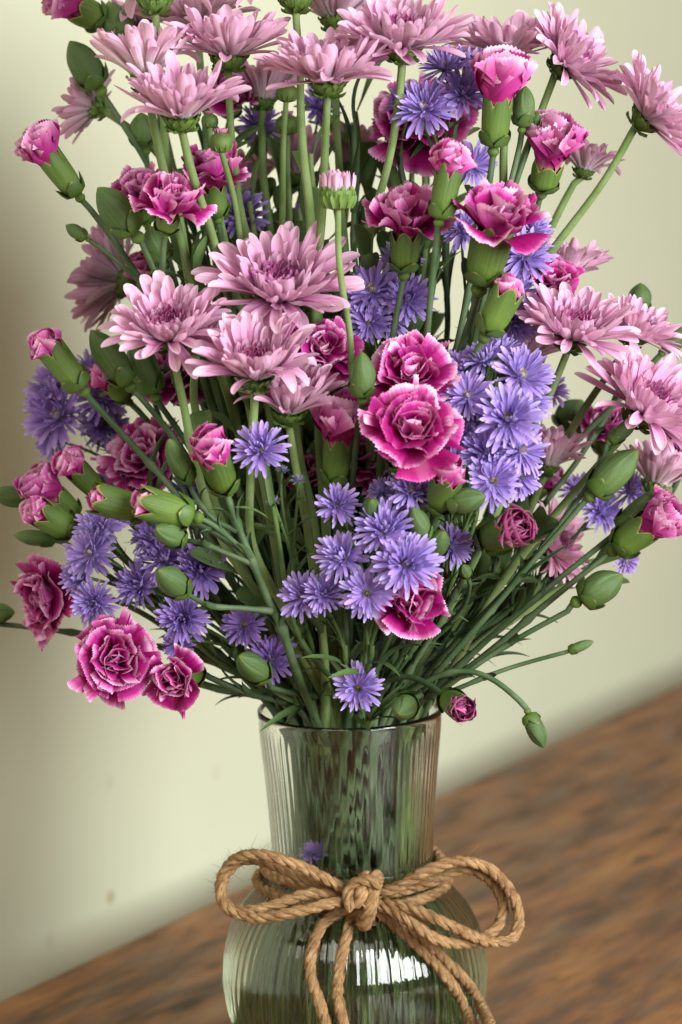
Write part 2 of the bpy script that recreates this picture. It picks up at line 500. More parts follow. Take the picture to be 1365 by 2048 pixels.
def involucre_mesh(mat, n=12, R=.30, deep=.26):
    ns, nt = 6, 20
    P = np.zeros((ns, nt, 3))
    for i in range(ns):
        a = i / (ns - 1); r = R * (.18 + .82 * math.sin(a * PI / 2) ** .8); z = -deep * (1 - a) ** 1.3
        for j in range(nt):
            th = 2 * PI * j / nt; P[i, j] = (r * math.cos(th), r * math.sin(th), z)
    L = [raw(grid('i', P, uvgrid(ns, nt), None, True))]
    for ring, (rr, zz, el, ln) in enumerate(((R * .95, -.02, 22, .15), (R * .82, -.10, 35, .17), (R * .55, -.2, 5, .2))):
        for i in range(n - ring * 2):
            ph = 2 * PI * (i + .5 * ring) / (n - ring * 2) + rnd(-.1, .1)
            b = strap('b', None, .75, 0, 35, 1, -.5, base=.7, ns=5, nt=5)
            M = Matrix.Rotation(ph, 4, 'Z') @ Matrix.Translation((rr - .07, 0, zz - .03)) @ Matrix.Rotation(-rad(el + rnd(-8, 8)), 4, 'Y') @ Matrix.Scale(ln, 4)
            L.append(raw(b, M))
    return join('involucre', L, mat)


CH_INV = [involucre_mesh(M_INV) for _ in range(2)]


def chr_bud_mesh(opened):
    ns, nt = 9, 24; P = np.zeros((ns, nt, 3))
    for i in range(ns):
        a = i / (ns - 1); r = math.sin(PI * (.06 + .80 * a)) ** .75; z = -math.cos(PI * (.06 + .80 * a)) * .85
        if opened: r = math.sin(PI * (.06 + .46 * a)) ** .8; z = -math.cos(PI * (.06 + .5 * a)) * .9
        for j in range(nt):
            th = 2 * PI * j / nt; P[i, j] = (r * math.cos(th), r * math.sin(th), z)
    L = [raw(grid('i', P, uvgrid(ns, nt), None, True))]
    for ring in range(3):
        n = 13 - ring
        for i in range(n):
            ph = 2 * PI * (i + .5 * ring) / n
            b = strap('b', None, .62, 55, 125 - 25 * opened, 1, -.5, base=.6, ns=6, nt=5)
            M = Matrix.Rotation(ph, 4, 'Z') @ Matrix.Translation((.72 - .0 * ring, 0, -.65 + .3 * ring - .12 * opened)) @ Matrix.Scale(.85 - .1 * ring, 4)
            L.append(raw(b, M))
    return join('green_cup', L, M_INV)


CH_BUDC, CH_BUDO = chr_bud_mesh(0), chr_bud_mesh(1)

# carnation petals --------------------------------------------------
def fan(name, mat, e, A=.84, rc=1.2, ruf=.06, kf=5.0, ser=.014, ns=11, nt=49, claw=.34):
    s = np.linspace(0, 1, ns); t = np.linspace(-1, 1, nt)
    tab = np.linspace(0, 1.3, 60); ee = np.radians(np.interp(tab, np.linspace(0, 1, len(e)), e))
    st = tab[1] - tab[0]
    X = np.concatenate([[0], np.cumsum(np.cos((ee[1:] + ee[:-1]) / 2) * st)]); Z = np.concatenate([[0], np.cumsum(np.sin((ee[1:] + ee[:-1]) / 2) * st)])
    ph, ph2, ph3 = rng.uniform(0, 6.3, 3); lob = rng.uniform(-1, 1, 5)
    P = np.zeros((ns, nt, 3)); UV = np.zeros((ns, nt, 2))
    teeth = rng.uniform(.4, 1.7, nt)
    for i in range(ns):
        g = claw + (1 - claw) * float(sstep(.12, .75, s[i]))
        for j in range(nt):
            tt = t[j]
            lobe = (.045 * math.sin(2.1 * tt + ph3) + .03 * math.sin(5 * tt + ph2)) * s[i]
            a = s[i] * (.42 + .58 * math.cos(A * tt) + lobe) + (ser * teeth[j] * (1 if j % 2 else -1)) * float(sstep(.86, 1, s[i]))
            y = math.sin(A * tt) * (.25 * s[i] + .75 * s[i] * g)
            off = ruf * s[i] ** 2 * (math.sin(kf * tt + ph) + .3 * math.sin(2.1 * kf * tt + ph2)) + .30 * ruf * sstep(.6, 1, s[i]) * math.sin(9 * tt + ph3) + .14 * ruf * sstep(.8, 1, s[i]) * math.sin(19 * tt + ph)
            rr = rc; ya = y / rr
            y2 = rr * math.sin(ya); off += rr * (1 - math.cos(ya))
            x = np.interp(a, tab, X); z = np.interp(a, tab, Z); el = np.interp(a, tab, ee)
            P[i, j] = (x - math.sin(el) * off, y2, z + math.cos(el) * off)
            UV[i, j] = ((tt + 1) / 2, s[i])
    return grid(name, P, UV, mat)


F_OUT = [fan('petal', M_CAR, (rnd(62, 78), rnd(35, 50), rnd(-5, 12), rnd(-28, -5)), rc=1.5, ruf=rnd(.08, .15), kf=rnd(2.6, 4.6)) for _ in range(8)]
F_MID = [fan('petal', M_CAR, (82, rnd(62, 72), rnd(38, 52), rnd(8, 28)), rc=.9, ruf=rnd(.09, .15), kf=rnd(2.6, 4.8)) for _ in range(8)]
F_INN = [fan('petal', M_CAR, (84, 80, rnd(68, 80), rnd(45, 70)), rc=.55, ruf=rnd(.08, .14), kf=rnd(3, 5)) for _ in range(8)]
F_CORE = [fan('petal', M_CAR, (86, 92, rnd(95, 108), rnd(100, 125)), A=.8, rc=.26, ruf=.06, kf=rnd(3, 6)) for _ in range(6)]
F_HALF = [fan('petal', M_CAR, (64, 78, rnd(82, 90), rnd(84, 100)), A=.78, rc=.5, ruf=.045, kf=rnd(4, 6)) for _ in range(6)]
F_TIP = [fan('petal', M_CAR, (72, 84, rnd(98, 106), rnd(112, 125)), A=.75, rc=.32, ruf=.03, kf=rnd(4, 6)) for _ in range(5)]


def calyx_mesh(closed, teeth=5, ph=0.0):
    ns, nt = 16, 70
    if closed:
        zs = [0, .06, .16, .3, .48, .64, .78, .9, .97, 1]; rs = [.3, .62, .86, .98, 1, .92, .72, .42, .2, .05]
    else:
        zs = [0, .05, .14, .3, .6, .85, 1]; rs = [.3, .58, .78, .92, 1, 1.04, 1.0]
    s = np.linspace(0, 1, ns); P = np.zeros((ns, nt, 3)); UV = np.zeros((ns, nt, 2)); th_ = rng.uniform(.75, 1.1, teeth)
    for i in range(ns):
        for j in range(nt):
            th = 2 * PI * j / nt; f = (teeth * j / nt + ph) % 1.0
            tooth = (1 - abs(2 * f - 1) ** 1.8) * th_[int(teeth * j / nt + ph) % teeth]
            r = float(np.interp(s[i], zs, rs))
            if closed:
                sw = ((teeth * j / nt) + s[i] * .5 + ph) % 1.0
                r *= 1 + .16 * (sw - .5) * float(sstep(.3, .6, s[i])) ; z = s[i]
            else:
                z = s[i] * (.78 + .30 * tooth); r *= 1 - .06 * (1 - tooth) * s[i]
                if s[i] > .8: r *= 1 + .1 * (s[i] - .8) * (1 if f > .5 else -1)
            P[i, j] = (r * math.cos(th), r * math.sin(th), z); UV[i, j] = (j / nt, s[i])
    return grid('calyx', P, UV, M_BUD if closed else M_CALYX, True)


CAL_O = [calyx_mesh(False, 5, rnd(0, 1)) for _ in range(3)]
CAL_C = [calyx_mesh(True, random.choice((4, 5, 5)), rnd(0, 1)) for _ in range(4)]


def bract_mesh():
    ns, nt = 7, 9; P = np.zeros((ns, nt, 3))
    for i in range(ns):
        s = i / (ns - 1); hw = 1.0 * (1 - s ** 1.6) ** .7 + .02
        for j in range(nt):
            a = (j / (nt - 1) * 2 - 1) * hw * .85
            r = float(np.interp(s, [0, .15, .5, 1], [.38, .82, .99, 1.1])) ; P[i, j] = (r * math.cos(a), r * math.sin(a), -.02 + s * .36)
    return grid('bract', P, uvgrid(ns, nt), M_BRACT)


BRACT = bract_mesh()


def node_mesh():            # small swollen receptacle under the calyx
    ns, nt = 6, 14; P = np.zeros((ns, nt, 3)); rr = [.55, .8, 1.0, .95, .8, .6]
    for i in range(ns):
        for j in range(nt):
            th = 2 * PI * j / nt; P[i, j] = (rr[i] * math.cos(th), rr[i] * math.sin(th), i / (ns - 1) * 2 - 2)
    return grid('receptacle', P, uvgrid(ns, nt), M_CALYX, True)


RECEP = node_mesh()

CLEAF = [strap('leaf', M_CLEAF, .10, rnd(5, 25), rnd(-45, 15), 1.2, .9, base=.9, wide=.3, tipexp=1.0, ns=12, nt=5, twist=rnd(-.6, .6), fold=-.5) for _ in range(7)]
CLEAFS = [strap('leaf', M_CLEAF, .34, rnd(10, 30), rnd(-60, 30), 1.2, .8, base=.95, wide=.2, tipexp=1.1, ns=7, nt=5) for _ in range(4)]
HLEAF = [strap('leaf', M_HLEAF, .42, rnd(0, 20), rnd(-50, 20), 1.2, .45, base=.22, wide=.62, tipexp=.5, ns=11, nt=7, twist=rnd(-.5, .5)) for _ in range(5)]
ALEAF = [strap('leaf', M_ASTEM, .12, 10, rnd(-40, 20), 1.2, .5, base=.8, wide=.4, tipexp=.9, ns=6, nt=3) for _ in range(4)]
AS_P = [strap('petal', M_AST, .145, rnd(4, 12), rnd(-25, 10), 1.3, rnd(.2, .6), base=.5, wide=.74, tipexp=.5, tipmin=.22, twist=rnd(-.4, .4), ns=8, nt=3, side=rnd(-.06, .06)) for _ in range(8)]
AS_PI = [strap('petal', M_AST, .155, rnd(-5, 5), rnd(15, 45), 1.5, rnd(.5, .9), base=.5, wide=.76, tipexp=.5, tipmin=.22, twist=rnd(-.3, .3), ns=8, nt=3) for _ in range(6)]


def aster_disc():
    L = []
    for i in range(22):
        q = math.sqrt((i + .5) / 22); ph = i * 2.4
        b = strap('b', None, .5, 0, 30, 1, .6, ns=4, nt=3)
        L.append(raw(b, Matrix.Rotation(ph, 4, 'Z') @ Matrix.Translation((.15 * q, 0, .08)) @ Matrix.Rotation(-rad(90 - 25 * q), 4, 'Y') @ Matrix.Scale(.2, 4)))
    # green cup of needle bracts underneath
    ns, nt = 5, 14; P = np.zeros((ns, nt, 3))
    for i in range(ns):
        a = i / (ns - 1)
        for j in range(nt):
            th = 2 * PI * j / nt; r = .05 + .17 * a ** .6; P[i, j] = (r * math.cos(th), r * math.sin(th), -.3 + .32 * a)
    G = [raw(grid('i', P, uvgrid(ns, nt), None, True))]
    for i in range(18):
        b = strap('b', None, .22, 10, 40, 1, .4, ns=4, nt=3, base=.8, wide=.3, tipexp=1)
        G.append(raw(b, Matrix.Rotation(i * 2.4, 4, 'Z') @ Matrix.Translation((.14, 0, -.25 + .012 * i)) @ Matrix.Rotation(-rad(rnd(10, 60)), 4, 'Y') @ Matrix.Scale(.24, 4)))
    me = join('flower_head', L + G, M_ASTD); me.materials.append(M_ASTEM)
    nf = sum(len(x[1]) for x in L)
    for i, p in enumerate(me.polygons): p.material_index = 0 if i < nf else 1
    return me


AS_D = [aster_disc() for _ in range(2)]

# ------------------------------------------------------------------ stems
SI = [0]


def neck_points(head, tight=None):
    """where a stem passes the rim, the waist and stands in the bulb"""
    SI[0] += 1
    a = SI[0] * 2.39996; j = Vector((math.cos(a), math.sin(a), 0)) * (.012 * ((SI[0] * .618) % 1.0))
    o = Vector((head.x, head.y, 0)); q = min(1.0, o.length / .15); dirv = o.normalized() if o.length > 1e-4 else Vector((0, 1, 0))
    rim = dirv * (.037 * q) + j
    if rim.length > .039: rim = rim.normalized() * .039
    q2 = ((SI[0] * .7548) % 1.0) ** .5
    waist = rim * .1 + Vector((math.cos(a * 1.3), math.sin(a * 1.3), 0)) * (.033 * q2)
    if waist.length > .034: waist = waist.normalized() * .034
    foot = waist * .4 - dirv * (.014 * q) + Vector((math.cos(a * 1.7), math.sin(a * 1.7), 0)) * (.050 * ((SI[0] * .43) % 1.0) ** .4)
    zf = .014 + .02 * ((SI[0] * .37) % 1)
    if foot.length > vr(zf) - .007: foot = foot.normalized() * (vr(zf) - .007)
    return Vector((rim.x, rim.y, .197)), Vector((waist.x, waist.y, .118)), Vector((foot.x, foot.y, zf))


def stem_path(p0, n, via=None, stiff=.33):
    rim, waist, foot = neck_points(p0)
    if via:
        pts = catmull([p0] + via + [rim, waist, foot], 8)
        return relax(resample(pts, .005))
    d = (p0 - rim).length
    out = (rim - waist).normalized()
    b = p0 - n * d * stiff; c2 = rim + (out * .6 + Vector((0, 0, .4))).normalized() * d * .3
    pts = []
    for i in range(22):
        t = i / 22; q = 1 - t
        pts.append(p0 * q ** 3 + b * (3 * q * q * t) + c2 * (3 * q * t * t) + rim * t ** 3)
    pts += catmull([rim, waist, foot], 8)
    return relax(resample(pts, .005), 6)


def relax(path, it=14):
    p = [q.copy() for q in path]
    for i in range(3, len(p) - 3): p[i] = p[i] + Vector((rnd(-1, 1), rnd(-1, 1), 0)) * .0022
    for _ in range(it):
        p = [p[0], p[1]] + [(p[i - 1] + p[i] * 2 + p[i + 1]) / 4 for i in range(2, len(p) - 2)] + [p[-2], p[-1]]
    return p


def stem_obj(T, path, r, mat, nodes=(), sides=8, ribs=0.0, name='stem', taper=1.0):
    d = 0.0; rr = []
    n = len(path)
    for i, p in enumerate(path):
        if i: d += (p - path[i - 1]).length
        k_ = 1.0
        for nd in nodes: k_ += .55 * math.exp(-((d - nd) / .0026) ** 2)
        rr.append(r * k_ * (1 + (taper - 1) * i / n) * (1 + .07 * math.sin(d * 55 + n)) * (.86 + .28 * min(1, d / .2)))
    return part(name, tube(name, path, rr, mat, sides, ribs), T)


def at_len(path, s):
    d = 0.0
    for a, b in zip(path, path[1:]):
        l = (b - a).length
        if d + l >= s: return a.lerp(b, (s - d) / l), (a - b).normalized()
        d += l
    return path[-1], (path[-2] - path[-1]).normalized()


def plen(path): return sum((b - a).length for a, b in zip(path, path[1:]))


def leaf_at(S, mesh, p, d, roll, length, splay, r=.0015):
    M = Matrix.Translation(p) @ frame(d, roll) @ Matrix.Translation((r, 0, 0)) @ Matrix.Rotation(-rad(splay), 4, 'Y') @ Matrix.Scale(length, 4)
    return part('leaf', mesh, S, M)


def above_rim(path):
    d = 0.0
    for a, b in zip(path, path[1:]):
        if b.z < .20: return d
        d += (b - a).length
    return d


# ------------------------------------------------------------------ flower builders
G_CH, G_CA, G_BU, G_AS = 'pink chrysanthemums in the bouquet', 'magenta carnations in the bouquet', 'green carnation buds in the bouquet', 'sprays of purple asters in the bouquet'


KEEP_CLEAR = [U(545, 560, -70), U(335, 630, -88), U(512, 700, -104)]      # no stray leaf may grow through these front blooms


def chrysanthemum(px, py, Y, rpx, n, label, cup=0, via=None, dens=1.0, tint=(1, 1, 1), leaves=4, grp=G_CH):
    """px,py = where petals meet the green cup"""
    p = U(px, py, Y); L = rpx * MPP(Y) * 1.02; nv = NV(*n)
    path = stem_path(p - nv * L * .2, nv, [U(*q) for q in via] if via else None)
    T = thing('chrysanthemum', label, 'chrysanthemum', path[-1], grp)
    H = Matrix.Translation(p) @ frame(nv, rnd(0, 6.28))
    S_ = stem_obj(T, path, .0020, M_HSTEM, sides=12, ribs=.05)
    part('involucre', random.choice(CH_INV), T, H @ Matrix.Scale(L, 4))
    d = part('disc_florets', random.choice(CH_DISC), T, H @ Matrix.Scale(L, 4))
    # (count, elevation, length, radius, height, meshes)
    rings = [(14, 7 + cup, 1.0, .20, .00, CH_OUT), (16, 17 + cup, .99, .20, .02, CH_OUT), (18, 24 + cup * .9, .91, .21, .03, CH_MID),
             (19, 35 + cup * .75, .79, .22, .04, CH_MID), (19, 46 + cup * .55, .64, .24, .05, CH_MID), (18, 57 + cup * .4, .48, .26, .05, CH_INN), (17, 67 + cup * .25, .37, .26, .05, CH_INN)]
    for ri, (cnt, el, ln, rr, zz, ms) in enumerate(rings):
        cnt = int(cnt * dens)
        for i in range(cnt):
            ph = 2 * PI * (i + .5 * (ri % 2) + rnd(-.28, .28)) / cnt
            me = random.choice(ms)
            if ri < 2 and random.random() < .05: me = random.choice(CH_ODD)
            s = L * ln * rnd(.80, 1.08)
            M = (H @ Matrix.Rotation(ph, 4, 'Z') @ Matrix.Translation((rr * L, 0, zz * L)) @ Matrix.Rotation(-rad(min(88, el + random.gauss(0, 7))), 4, 'Y')
                 @ Matrix.Rotation(rnd(-.25, .25), 4, 'X') @ Matrix.Diagonal((s, s * rnd(.9, 1.15) * (1.0, 1.0, 1.05, 1.1, 1.15, 1.2, 1.2)[ri], s, 1)))
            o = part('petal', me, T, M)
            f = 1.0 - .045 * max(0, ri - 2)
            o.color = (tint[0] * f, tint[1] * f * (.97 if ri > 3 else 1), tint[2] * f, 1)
    A = above_rim(path)
    for i in range(4):
        q, dv = at_len(path, A * rnd(.25, .8)); lf = (random.choice(HLEAF), q, dv, rnd(0, 6.28), rnd(.018, .034), rnd(35, 70), .002)
        if i < leaves and not any((q - c_).length < .045 for c_ in KEEP_CLEAR): leaf_at(S_, *lf)
    return T


def chrys_bud(px, py, Y, rpx, n, label, opened, via=None):
    p = U(px, py, Y); R = rpx * MPP(Y); nv = NV(*n)
    path = stem_path(p - nv * R * .8, nv, [U(*q) for q in via] if via else None)
    T = thing('chrysanthemum_bud', label, 'flower bud', path[-1], 'round chrysanthemum buds')
    H = Matrix.Translation(p) @ frame(nv, rnd(0, 6))
    S_ = stem_obj(T, path, .0016, M_HSTEM, sides=10, ribs=.05)
    part('green_cup', CH_BUDO if opened else CH_BUDC, T, H @ Matrix.Scale(R, 4))
    if opened:
        for ring, (cnt, rr, el, ln) in enumerate(((17, .74, 78, 1.5), (14, .52, 84, 1.6), (10, .3, 88, 1.65), (5, .12, 90, 1.6))):
            for i in range(cnt):
                s = R * ln * rnd(.92, 1.06)
                M = H @ Matrix.Rotation(2 * PI * (i + rnd(-.15, .15)) / cnt, 4, 'Z') @ Matrix.Translation((rr * R, 0, -.35 * R)) @ Matrix.Rotation(-rad(el + rnd(-5, 5)), 4, 'Y') @ Matrix.Scale(s, 4)
                part('petal', random.choice(CH_MID), T, M)
    else:
        part('tip', random.choice(CH_DISC), T, H @ Matrix.Translation((0, 0, R * .55)) @ Matrix.Scale(R * 1.5, 4))
    q, dv = at_len(path, plen(path) * .22); leaf_at(S_, random.choice(HLEAF), q, dv, rnd(0, 6), .016, 30)
    return T


def carn_head(T, base, tip_dir, H, R, petals, kind, roll, petal_parent=None, headname='calyx', bracts=True, tint=None):
    """calyx with bracts at base, length H, radius R; petals of size `petals` (m)"""
    F = Matrix.Translation(base) @ frame(tip_dir, roll); R *= .9
    cal = part(headname, random.choice(CAL_C if kind in ('bud',) else CAL_O), T, F @ Matrix.Diagonal((R, R, H, 1)))
    part('receptacle', RECEP, cal, F @ Matrix.Diagonal((R * .42, R * .42, R * .35, 1)))
    if bracts:
        for i in range(4):
            sc = 1.04 + .05 * (i % 2)
            part('bract', BRACT, cal, F @ Matrix.Rotation(i * PI / 2 + rnd(-.15, .15), 4, 'Z') @ Matrix.Diagonal((R * sc, R * sc, H * rnd(.9, 1.15) * (1 if i % 2 else .8), 1)))
    pp = petal_parent if petal_parent is not None else cal

    def ring(cnt, ms, L, rr, zz, tilt=0, ph0=0.0, jit=14):
        for i in range(cnt):
            s = L * rnd(.9, 1.1)
            M = (F @ Matrix.Rotation(ph0 + 2 * PI * (i + rnd(-.22, .22)) / cnt, 4, 'Z') @ Matrix.Translation((rr, 0, zz)) @ Matrix.Rotation(rad(tilt + rnd(-jit, jit)), 4, 'Y')
                 @ Matrix.Rotation(rad(rnd(-jit, jit)), 4, 'X') @ Matrix.Diagonal((s, s, s, 1)))
            o = part('petal', random.choice(ms), pp, M)
            if tint: o.color = (*tint, 1)
    if kind == 'full':
        z = H * .74
        ring(5, F_OUT, petals * 1.12, R * .45, z, 4)
        ring(5, F_OUT, petals * 1.04, R * .4, z, -12, .6)
        ring(5, F_MID, petals * 1.0, R * .35, z, 2, .2)
        ring(4, F_INN, petals * .92, R * .3, z, 6, .7)
        ring(3, F_INN, petals * .86, R * .2, z, -6, .3)
        ring(3, F_CORE, petals * .80, petals * .17, z, 0, .1, 6)
        ring(2, F_CORE, petals * .70, petals * .10, z, -4, .8, 5)
    elif kind == 'semi':
        z = H * .72
        ring(4, F_OUT, petals * 1.0, R * .45, z, 0)
        ring(5, F_MID, petals * .96, R * .4, z, -14, .4)
        ring(4, F_INN, petals * .98, R * .35, z, 0, .2)
        ring(3, F_INN, petals * .95, R * .2, z, -10, .7)
        ring(3, F_CORE, petals * .88, petals * .16, z, 0, .1, 6)
        ring(2, F_CORE, petals * .78, petals * .08, z, 0, .7, 5)
    elif kind == 'half':
        z = H * .62
        ring(6, F_HALF, petals * 1.0, R * .5, z, 0, 0, 5)
        ring(5, F_HALF, petals * 1.02, R * .3, z, -5, .5, 6)
        ring(4, F_TIP, petals * 1.0, petals * .17, z, 0, .2, 6)
        ring(3, F_TIP, petals * .93, petals * .09, z, 0, .9, 6)
    elif kind in ('tip',):
        z = H * .52
        ring(5, F_TIP, petals, R * .42, z, 2, 0, 4)
        ring(4, F_TIP, petals * 1.0, R * .2, z, 0, .5, 5)
        ring(3, F_TIP, petals * .95, R * .05, z, 0, .9, 5)
    return cal


def head_geo(bx, by, tx, ty, Y, dY):
    """calyx base and mouth given as pixels; dY = how much nearer the mouth is (mm, negative = nearer)"""
    b = U(bx, by, Y); t = U(tx, ty, Y + dY); return b, (t - b).normalized(), (t - b).length


def dress_stem(T, path, r, nodes_n=2, leaves=2, first=.02, name='stem'):
    A = max(.03, above_rim(path))
    nodes = [first + (A - first) * (i + rnd(.3, .7)) / max(1, nodes_n) for i in range(nodes_n)]
    S_ = stem_obj(T, path, r, M_CSTEM, nodes, name=name)
    for nd in nodes[:]:
        q, dv = at_len(path, nd); ro = rnd(0, 6.28)
        for kk in range(2):
            if random.random() < .6: leaf_at(S_, random.choice(CLEAFS), q, dv, ro + kk * PI, rnd(.007, .013), rnd(40, 80), r)
    if leaves:
        q, dv = at_len(path, A + rnd(.015, .06)); leaf_at(S_, random.choice(CLEAF), q, dv, rnd(0, 6.28), rnd(.03, .045), rnd(70, 88), r)
    for i in range(leaves):
        q, dv = at_len(path, A * rnd(.35, .95)); leaf_at(S_, random.choice(CLEAF), q, dv, rnd(0, 6.28), rnd(.022, .045), rnd(62, 84), r)
    return S_


def carnation(bx, by, tx, ty, Y, dY, rpx, kind, label, wpx=30, via=None, tint=None, r=.0017, leaves=2, petal_n=None, grp=G_CA):
    """(bx,by) calyx base, (tx,ty) calyx mouth; rpx petal reach; wpx calyx half width"""
    b, nv, H = head_geo(bx, by, tx, ty, Y, dY); m = MPP(Y); R = wpx * m
    path = stem_path(b - nv * R * .6, nv, [U(*q) for q in via] if via else None)
    T = thing('carnation', label, 'carnation', path[-1], grp)
    dress_stem(T, path, r, 2, leaves)
    carn_head(T, b, nv, H, R, rpx * m, kind, rnd(0, 6.28), petal_parent=T, tint=tint)
    return T


def carn_bud(bx, by, tx, ty, Y, dY, wpx, label, tip=0, via=None, r=.0016, leaves=1):
    b, nv, H = head_geo(bx, by, tx, ty, Y, dY); m = MPP(Y); R = wpx * m
    path = stem_path(b - nv * R * .6, nv, [U(*q) for q in via] if via else None)
    T = thing('carnation_bud', label, 'flower bud', path[-1], G_BU)
    dress_stem(T, path, r, 2, leaves)
    cal = carn_head(T, b, nv, H, R, tip * m, 'tip' if tip else 'bud', rnd(0, 6.28), petal_parent=T)
    return T


def aster_spray(label, Y, blooms, node, via=None, fine=True, tint=None, grp=G_AS):
    """blooms: (px,py,dY,rpx,nx,ny,nc); node: (px,py,Y) where the side branches leave the stem"""
    nd = U(*node)
    path = stem_path(nd, NV(0, 1, 0), [U(*q) for q in via] if via else None)
    T = thing('aster_spray', label, 'aster', path[-1], grp)
    S_ = stem_obj(T, path, .0014, M_ASTEM)
    A = above_rim(path)
    for i in range(7):
        q, dv = at_len(path, A * rnd(0, .8)); leaf_at(S_, random.choice(ALEAF), q, dv, rnd(0, 6.28), rnd(.012, .03), rnd(40, 70), .001)
    for bi, (px, py, dY, rp, *n) in enumerate(blooms):
        Yb = Y + dY; p = U(px, py, Yb); L = rp * MPP(Yb) * .98; nv = NV(*n)
        st = p - nv * L * .25
        j = at_len(path, rnd(0, .02) + .004 * bi)[0]
        d = (st - j).length
        br = []
        for i in range(11):
            t = i / 10; q = 1 - t
            c1 = st - nv * d * .3; c2 = j + Vector((0, 0, 1)) * d * .25
            br.append(st * q ** 3 + c1 * (3 * q * q * t) + c2 * (3 * q * t * t) + j * t ** 3)
        B = part('branch', tube('branch', br, [.0007 + .0004 * i / 10 for i in range(11)], M_ASTEM, 6), T)
        for i in range(5):
            q = rnd(.1, .9); pt, dv = at_len(br, d * q); leaf_at(B, random.choice(ALEAF), pt, dv, rnd(0, 6.28), rnd(.006, .014), rnd(35, 70), .0006)
        H = Matrix.Translation(p) @ frame(nv, rnd(0, 6.28))
        hd = part('flower_head', random.choice(AS_D), T, H @ Matrix.Scale(L, 4))
        ages = random.random(); fold = rnd(-8, 14)
        rings = [(21, -4, 1.0, .13, .0, AS_P), (22, 10, 1.0, .13, .02, AS_P), (21, 24, .92, .12, .03, AS_PI), (18, 39, .8, .11, .04, AS_PI), (15, 55, .64, .10, .05, AS_PI), (10, 72, .5, .06, .05, AS_PI)]
        if ages < .3: rings = rings[:4]
        elif ages < .6: rings = rings[:5]
        pm = []
        for ri, (cnt, el, ln, rr, zz, ms) in enumerate(rings):
            for i in range(cnt):
                s = L * ln * rnd(.82, 1.1)
                M = (H @ Matrix.Rotation(2 * PI * (i + .5 * (ri % 2) + rnd(-.35, .35)) / cnt, 4, 'Z') @ Matrix.Translation((rr * L, 0, zz * L))
                     @ Matrix.Rotation(-rad(el + fold + random.gauss(0, 10)), 4, 'Y') @ Matrix.Rotation(rnd(-.4, .4), 4, 'X') @ Matrix.Diagonal((s, s * rnd(.9, 1.25), s, 1)))
                if fine:
                    o = part('petal', random.choice(ms), hd, M)
                    if tint: o.color = (*tint, 1)
                else: pm.append(raw(random.choice(ms), WORLD[hd].inverted() @ M))
        if pm:
            o = part('petals', join('petals', pm, M_AST), hd, WORLD[hd]); o['kind'] = 'stuff'
            if tint: o.color = (*tint, 1)
    return T

# ------------------------------------------------------------------ the bouquet: chrysanthemums
BACKCH = 'blurred pale pink chrysanthemum deep at the back of the bouquet'
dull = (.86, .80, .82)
chrysanthemum(292, 152, -45, 118, (-.12, 1, .10), 'pale pink chrysanthemum seen from the side just above the cupped one with two-stem bract base', 34, tint=(1.05, 1.1, 1.06))
chrysanthemum(362, 232, -72, 122, (.02, 1, .45), 'cupped pink chrysanthemum with dark centre overlapping the paler side-view bloom', 22, via=[(405, 420, -60), (450, 560, -45)])
chrysanthemum(458, 112, -30, 122, (.05, 1, .28), 'wide pink chrysanthemum with drooping folded petals beside the bare upper bract stem', 14)
chrysanthemum(655, 160, -62, 128, (.0, 1, .46), 'large pink chrysanthemum with curled lower petals on a straight tall stem', 8, via=[(652, 300, -58), (640, 480, -48), (632, 640, -40)])
chrysanthemum(805, 92, -45, 128, (.03, 1, .62), 'full round pink chrysanthemum with densest petals above the purple asters', 4, via=[(800, 230, -42), (765, 390, -35), (735, 520, -30)])
chrysanthemum(310, 2, -20, 110, (-.03, 1, .05), 'chrysanthemum cut by the top edge showing only green bracts and stem, by the side-view bloom', 25)
chrysanthemum(592, 0, -25, 105, (.0, 1, .05), 'chrysanthemum cut by the top edge, its bract cup between two large blooms', 25)
chrysanthemum(670, 38, 20, 100, (.02, 1, .05), 'pink chrysanthemum peeking between two large blooms at the top', 25)
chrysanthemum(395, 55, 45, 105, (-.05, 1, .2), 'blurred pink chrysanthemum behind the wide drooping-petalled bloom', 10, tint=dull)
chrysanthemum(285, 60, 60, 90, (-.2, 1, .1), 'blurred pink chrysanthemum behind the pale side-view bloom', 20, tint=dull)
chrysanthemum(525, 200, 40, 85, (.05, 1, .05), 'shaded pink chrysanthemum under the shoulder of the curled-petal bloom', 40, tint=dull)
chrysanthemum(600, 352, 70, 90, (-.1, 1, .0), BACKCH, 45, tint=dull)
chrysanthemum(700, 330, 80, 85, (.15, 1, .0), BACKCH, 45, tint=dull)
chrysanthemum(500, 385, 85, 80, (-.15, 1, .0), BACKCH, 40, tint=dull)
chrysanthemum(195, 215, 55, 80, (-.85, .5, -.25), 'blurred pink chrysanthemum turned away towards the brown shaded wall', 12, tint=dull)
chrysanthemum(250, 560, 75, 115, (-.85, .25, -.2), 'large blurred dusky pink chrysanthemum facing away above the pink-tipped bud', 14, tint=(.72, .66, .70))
chrysanthemum(1012, 112, 10, 122, (-.02, 1, .22), 'broad pink chrysanthemum behind the tall half-open carnation', 6)
chrysanthemum(1130, 128, 0, 112, (.70, .50, .45), 'sideways pink chrysanthemum with drooping petals facing right', 4, via=[(1075, 250, 5), (1010, 420, 5), (950, 620, 0)])
chrysanthemum(1292, 236, -10, 112, (.72, .50, .30), 'pink chrysanthemum on a long bare slanting stem, farthest out to the right', 8, via=[(1190, 390, -8), (1085, 530, -5), (985, 700, 0)])
chrysanthemum(1168, 340, 25, 72, (.25, 1, .12), 'small soft-focus pink chrysanthemum beside the slanting bare stem', 28, via=[(1140, 380, 25), (1080, 500, 20), (1000, 680, 10)])
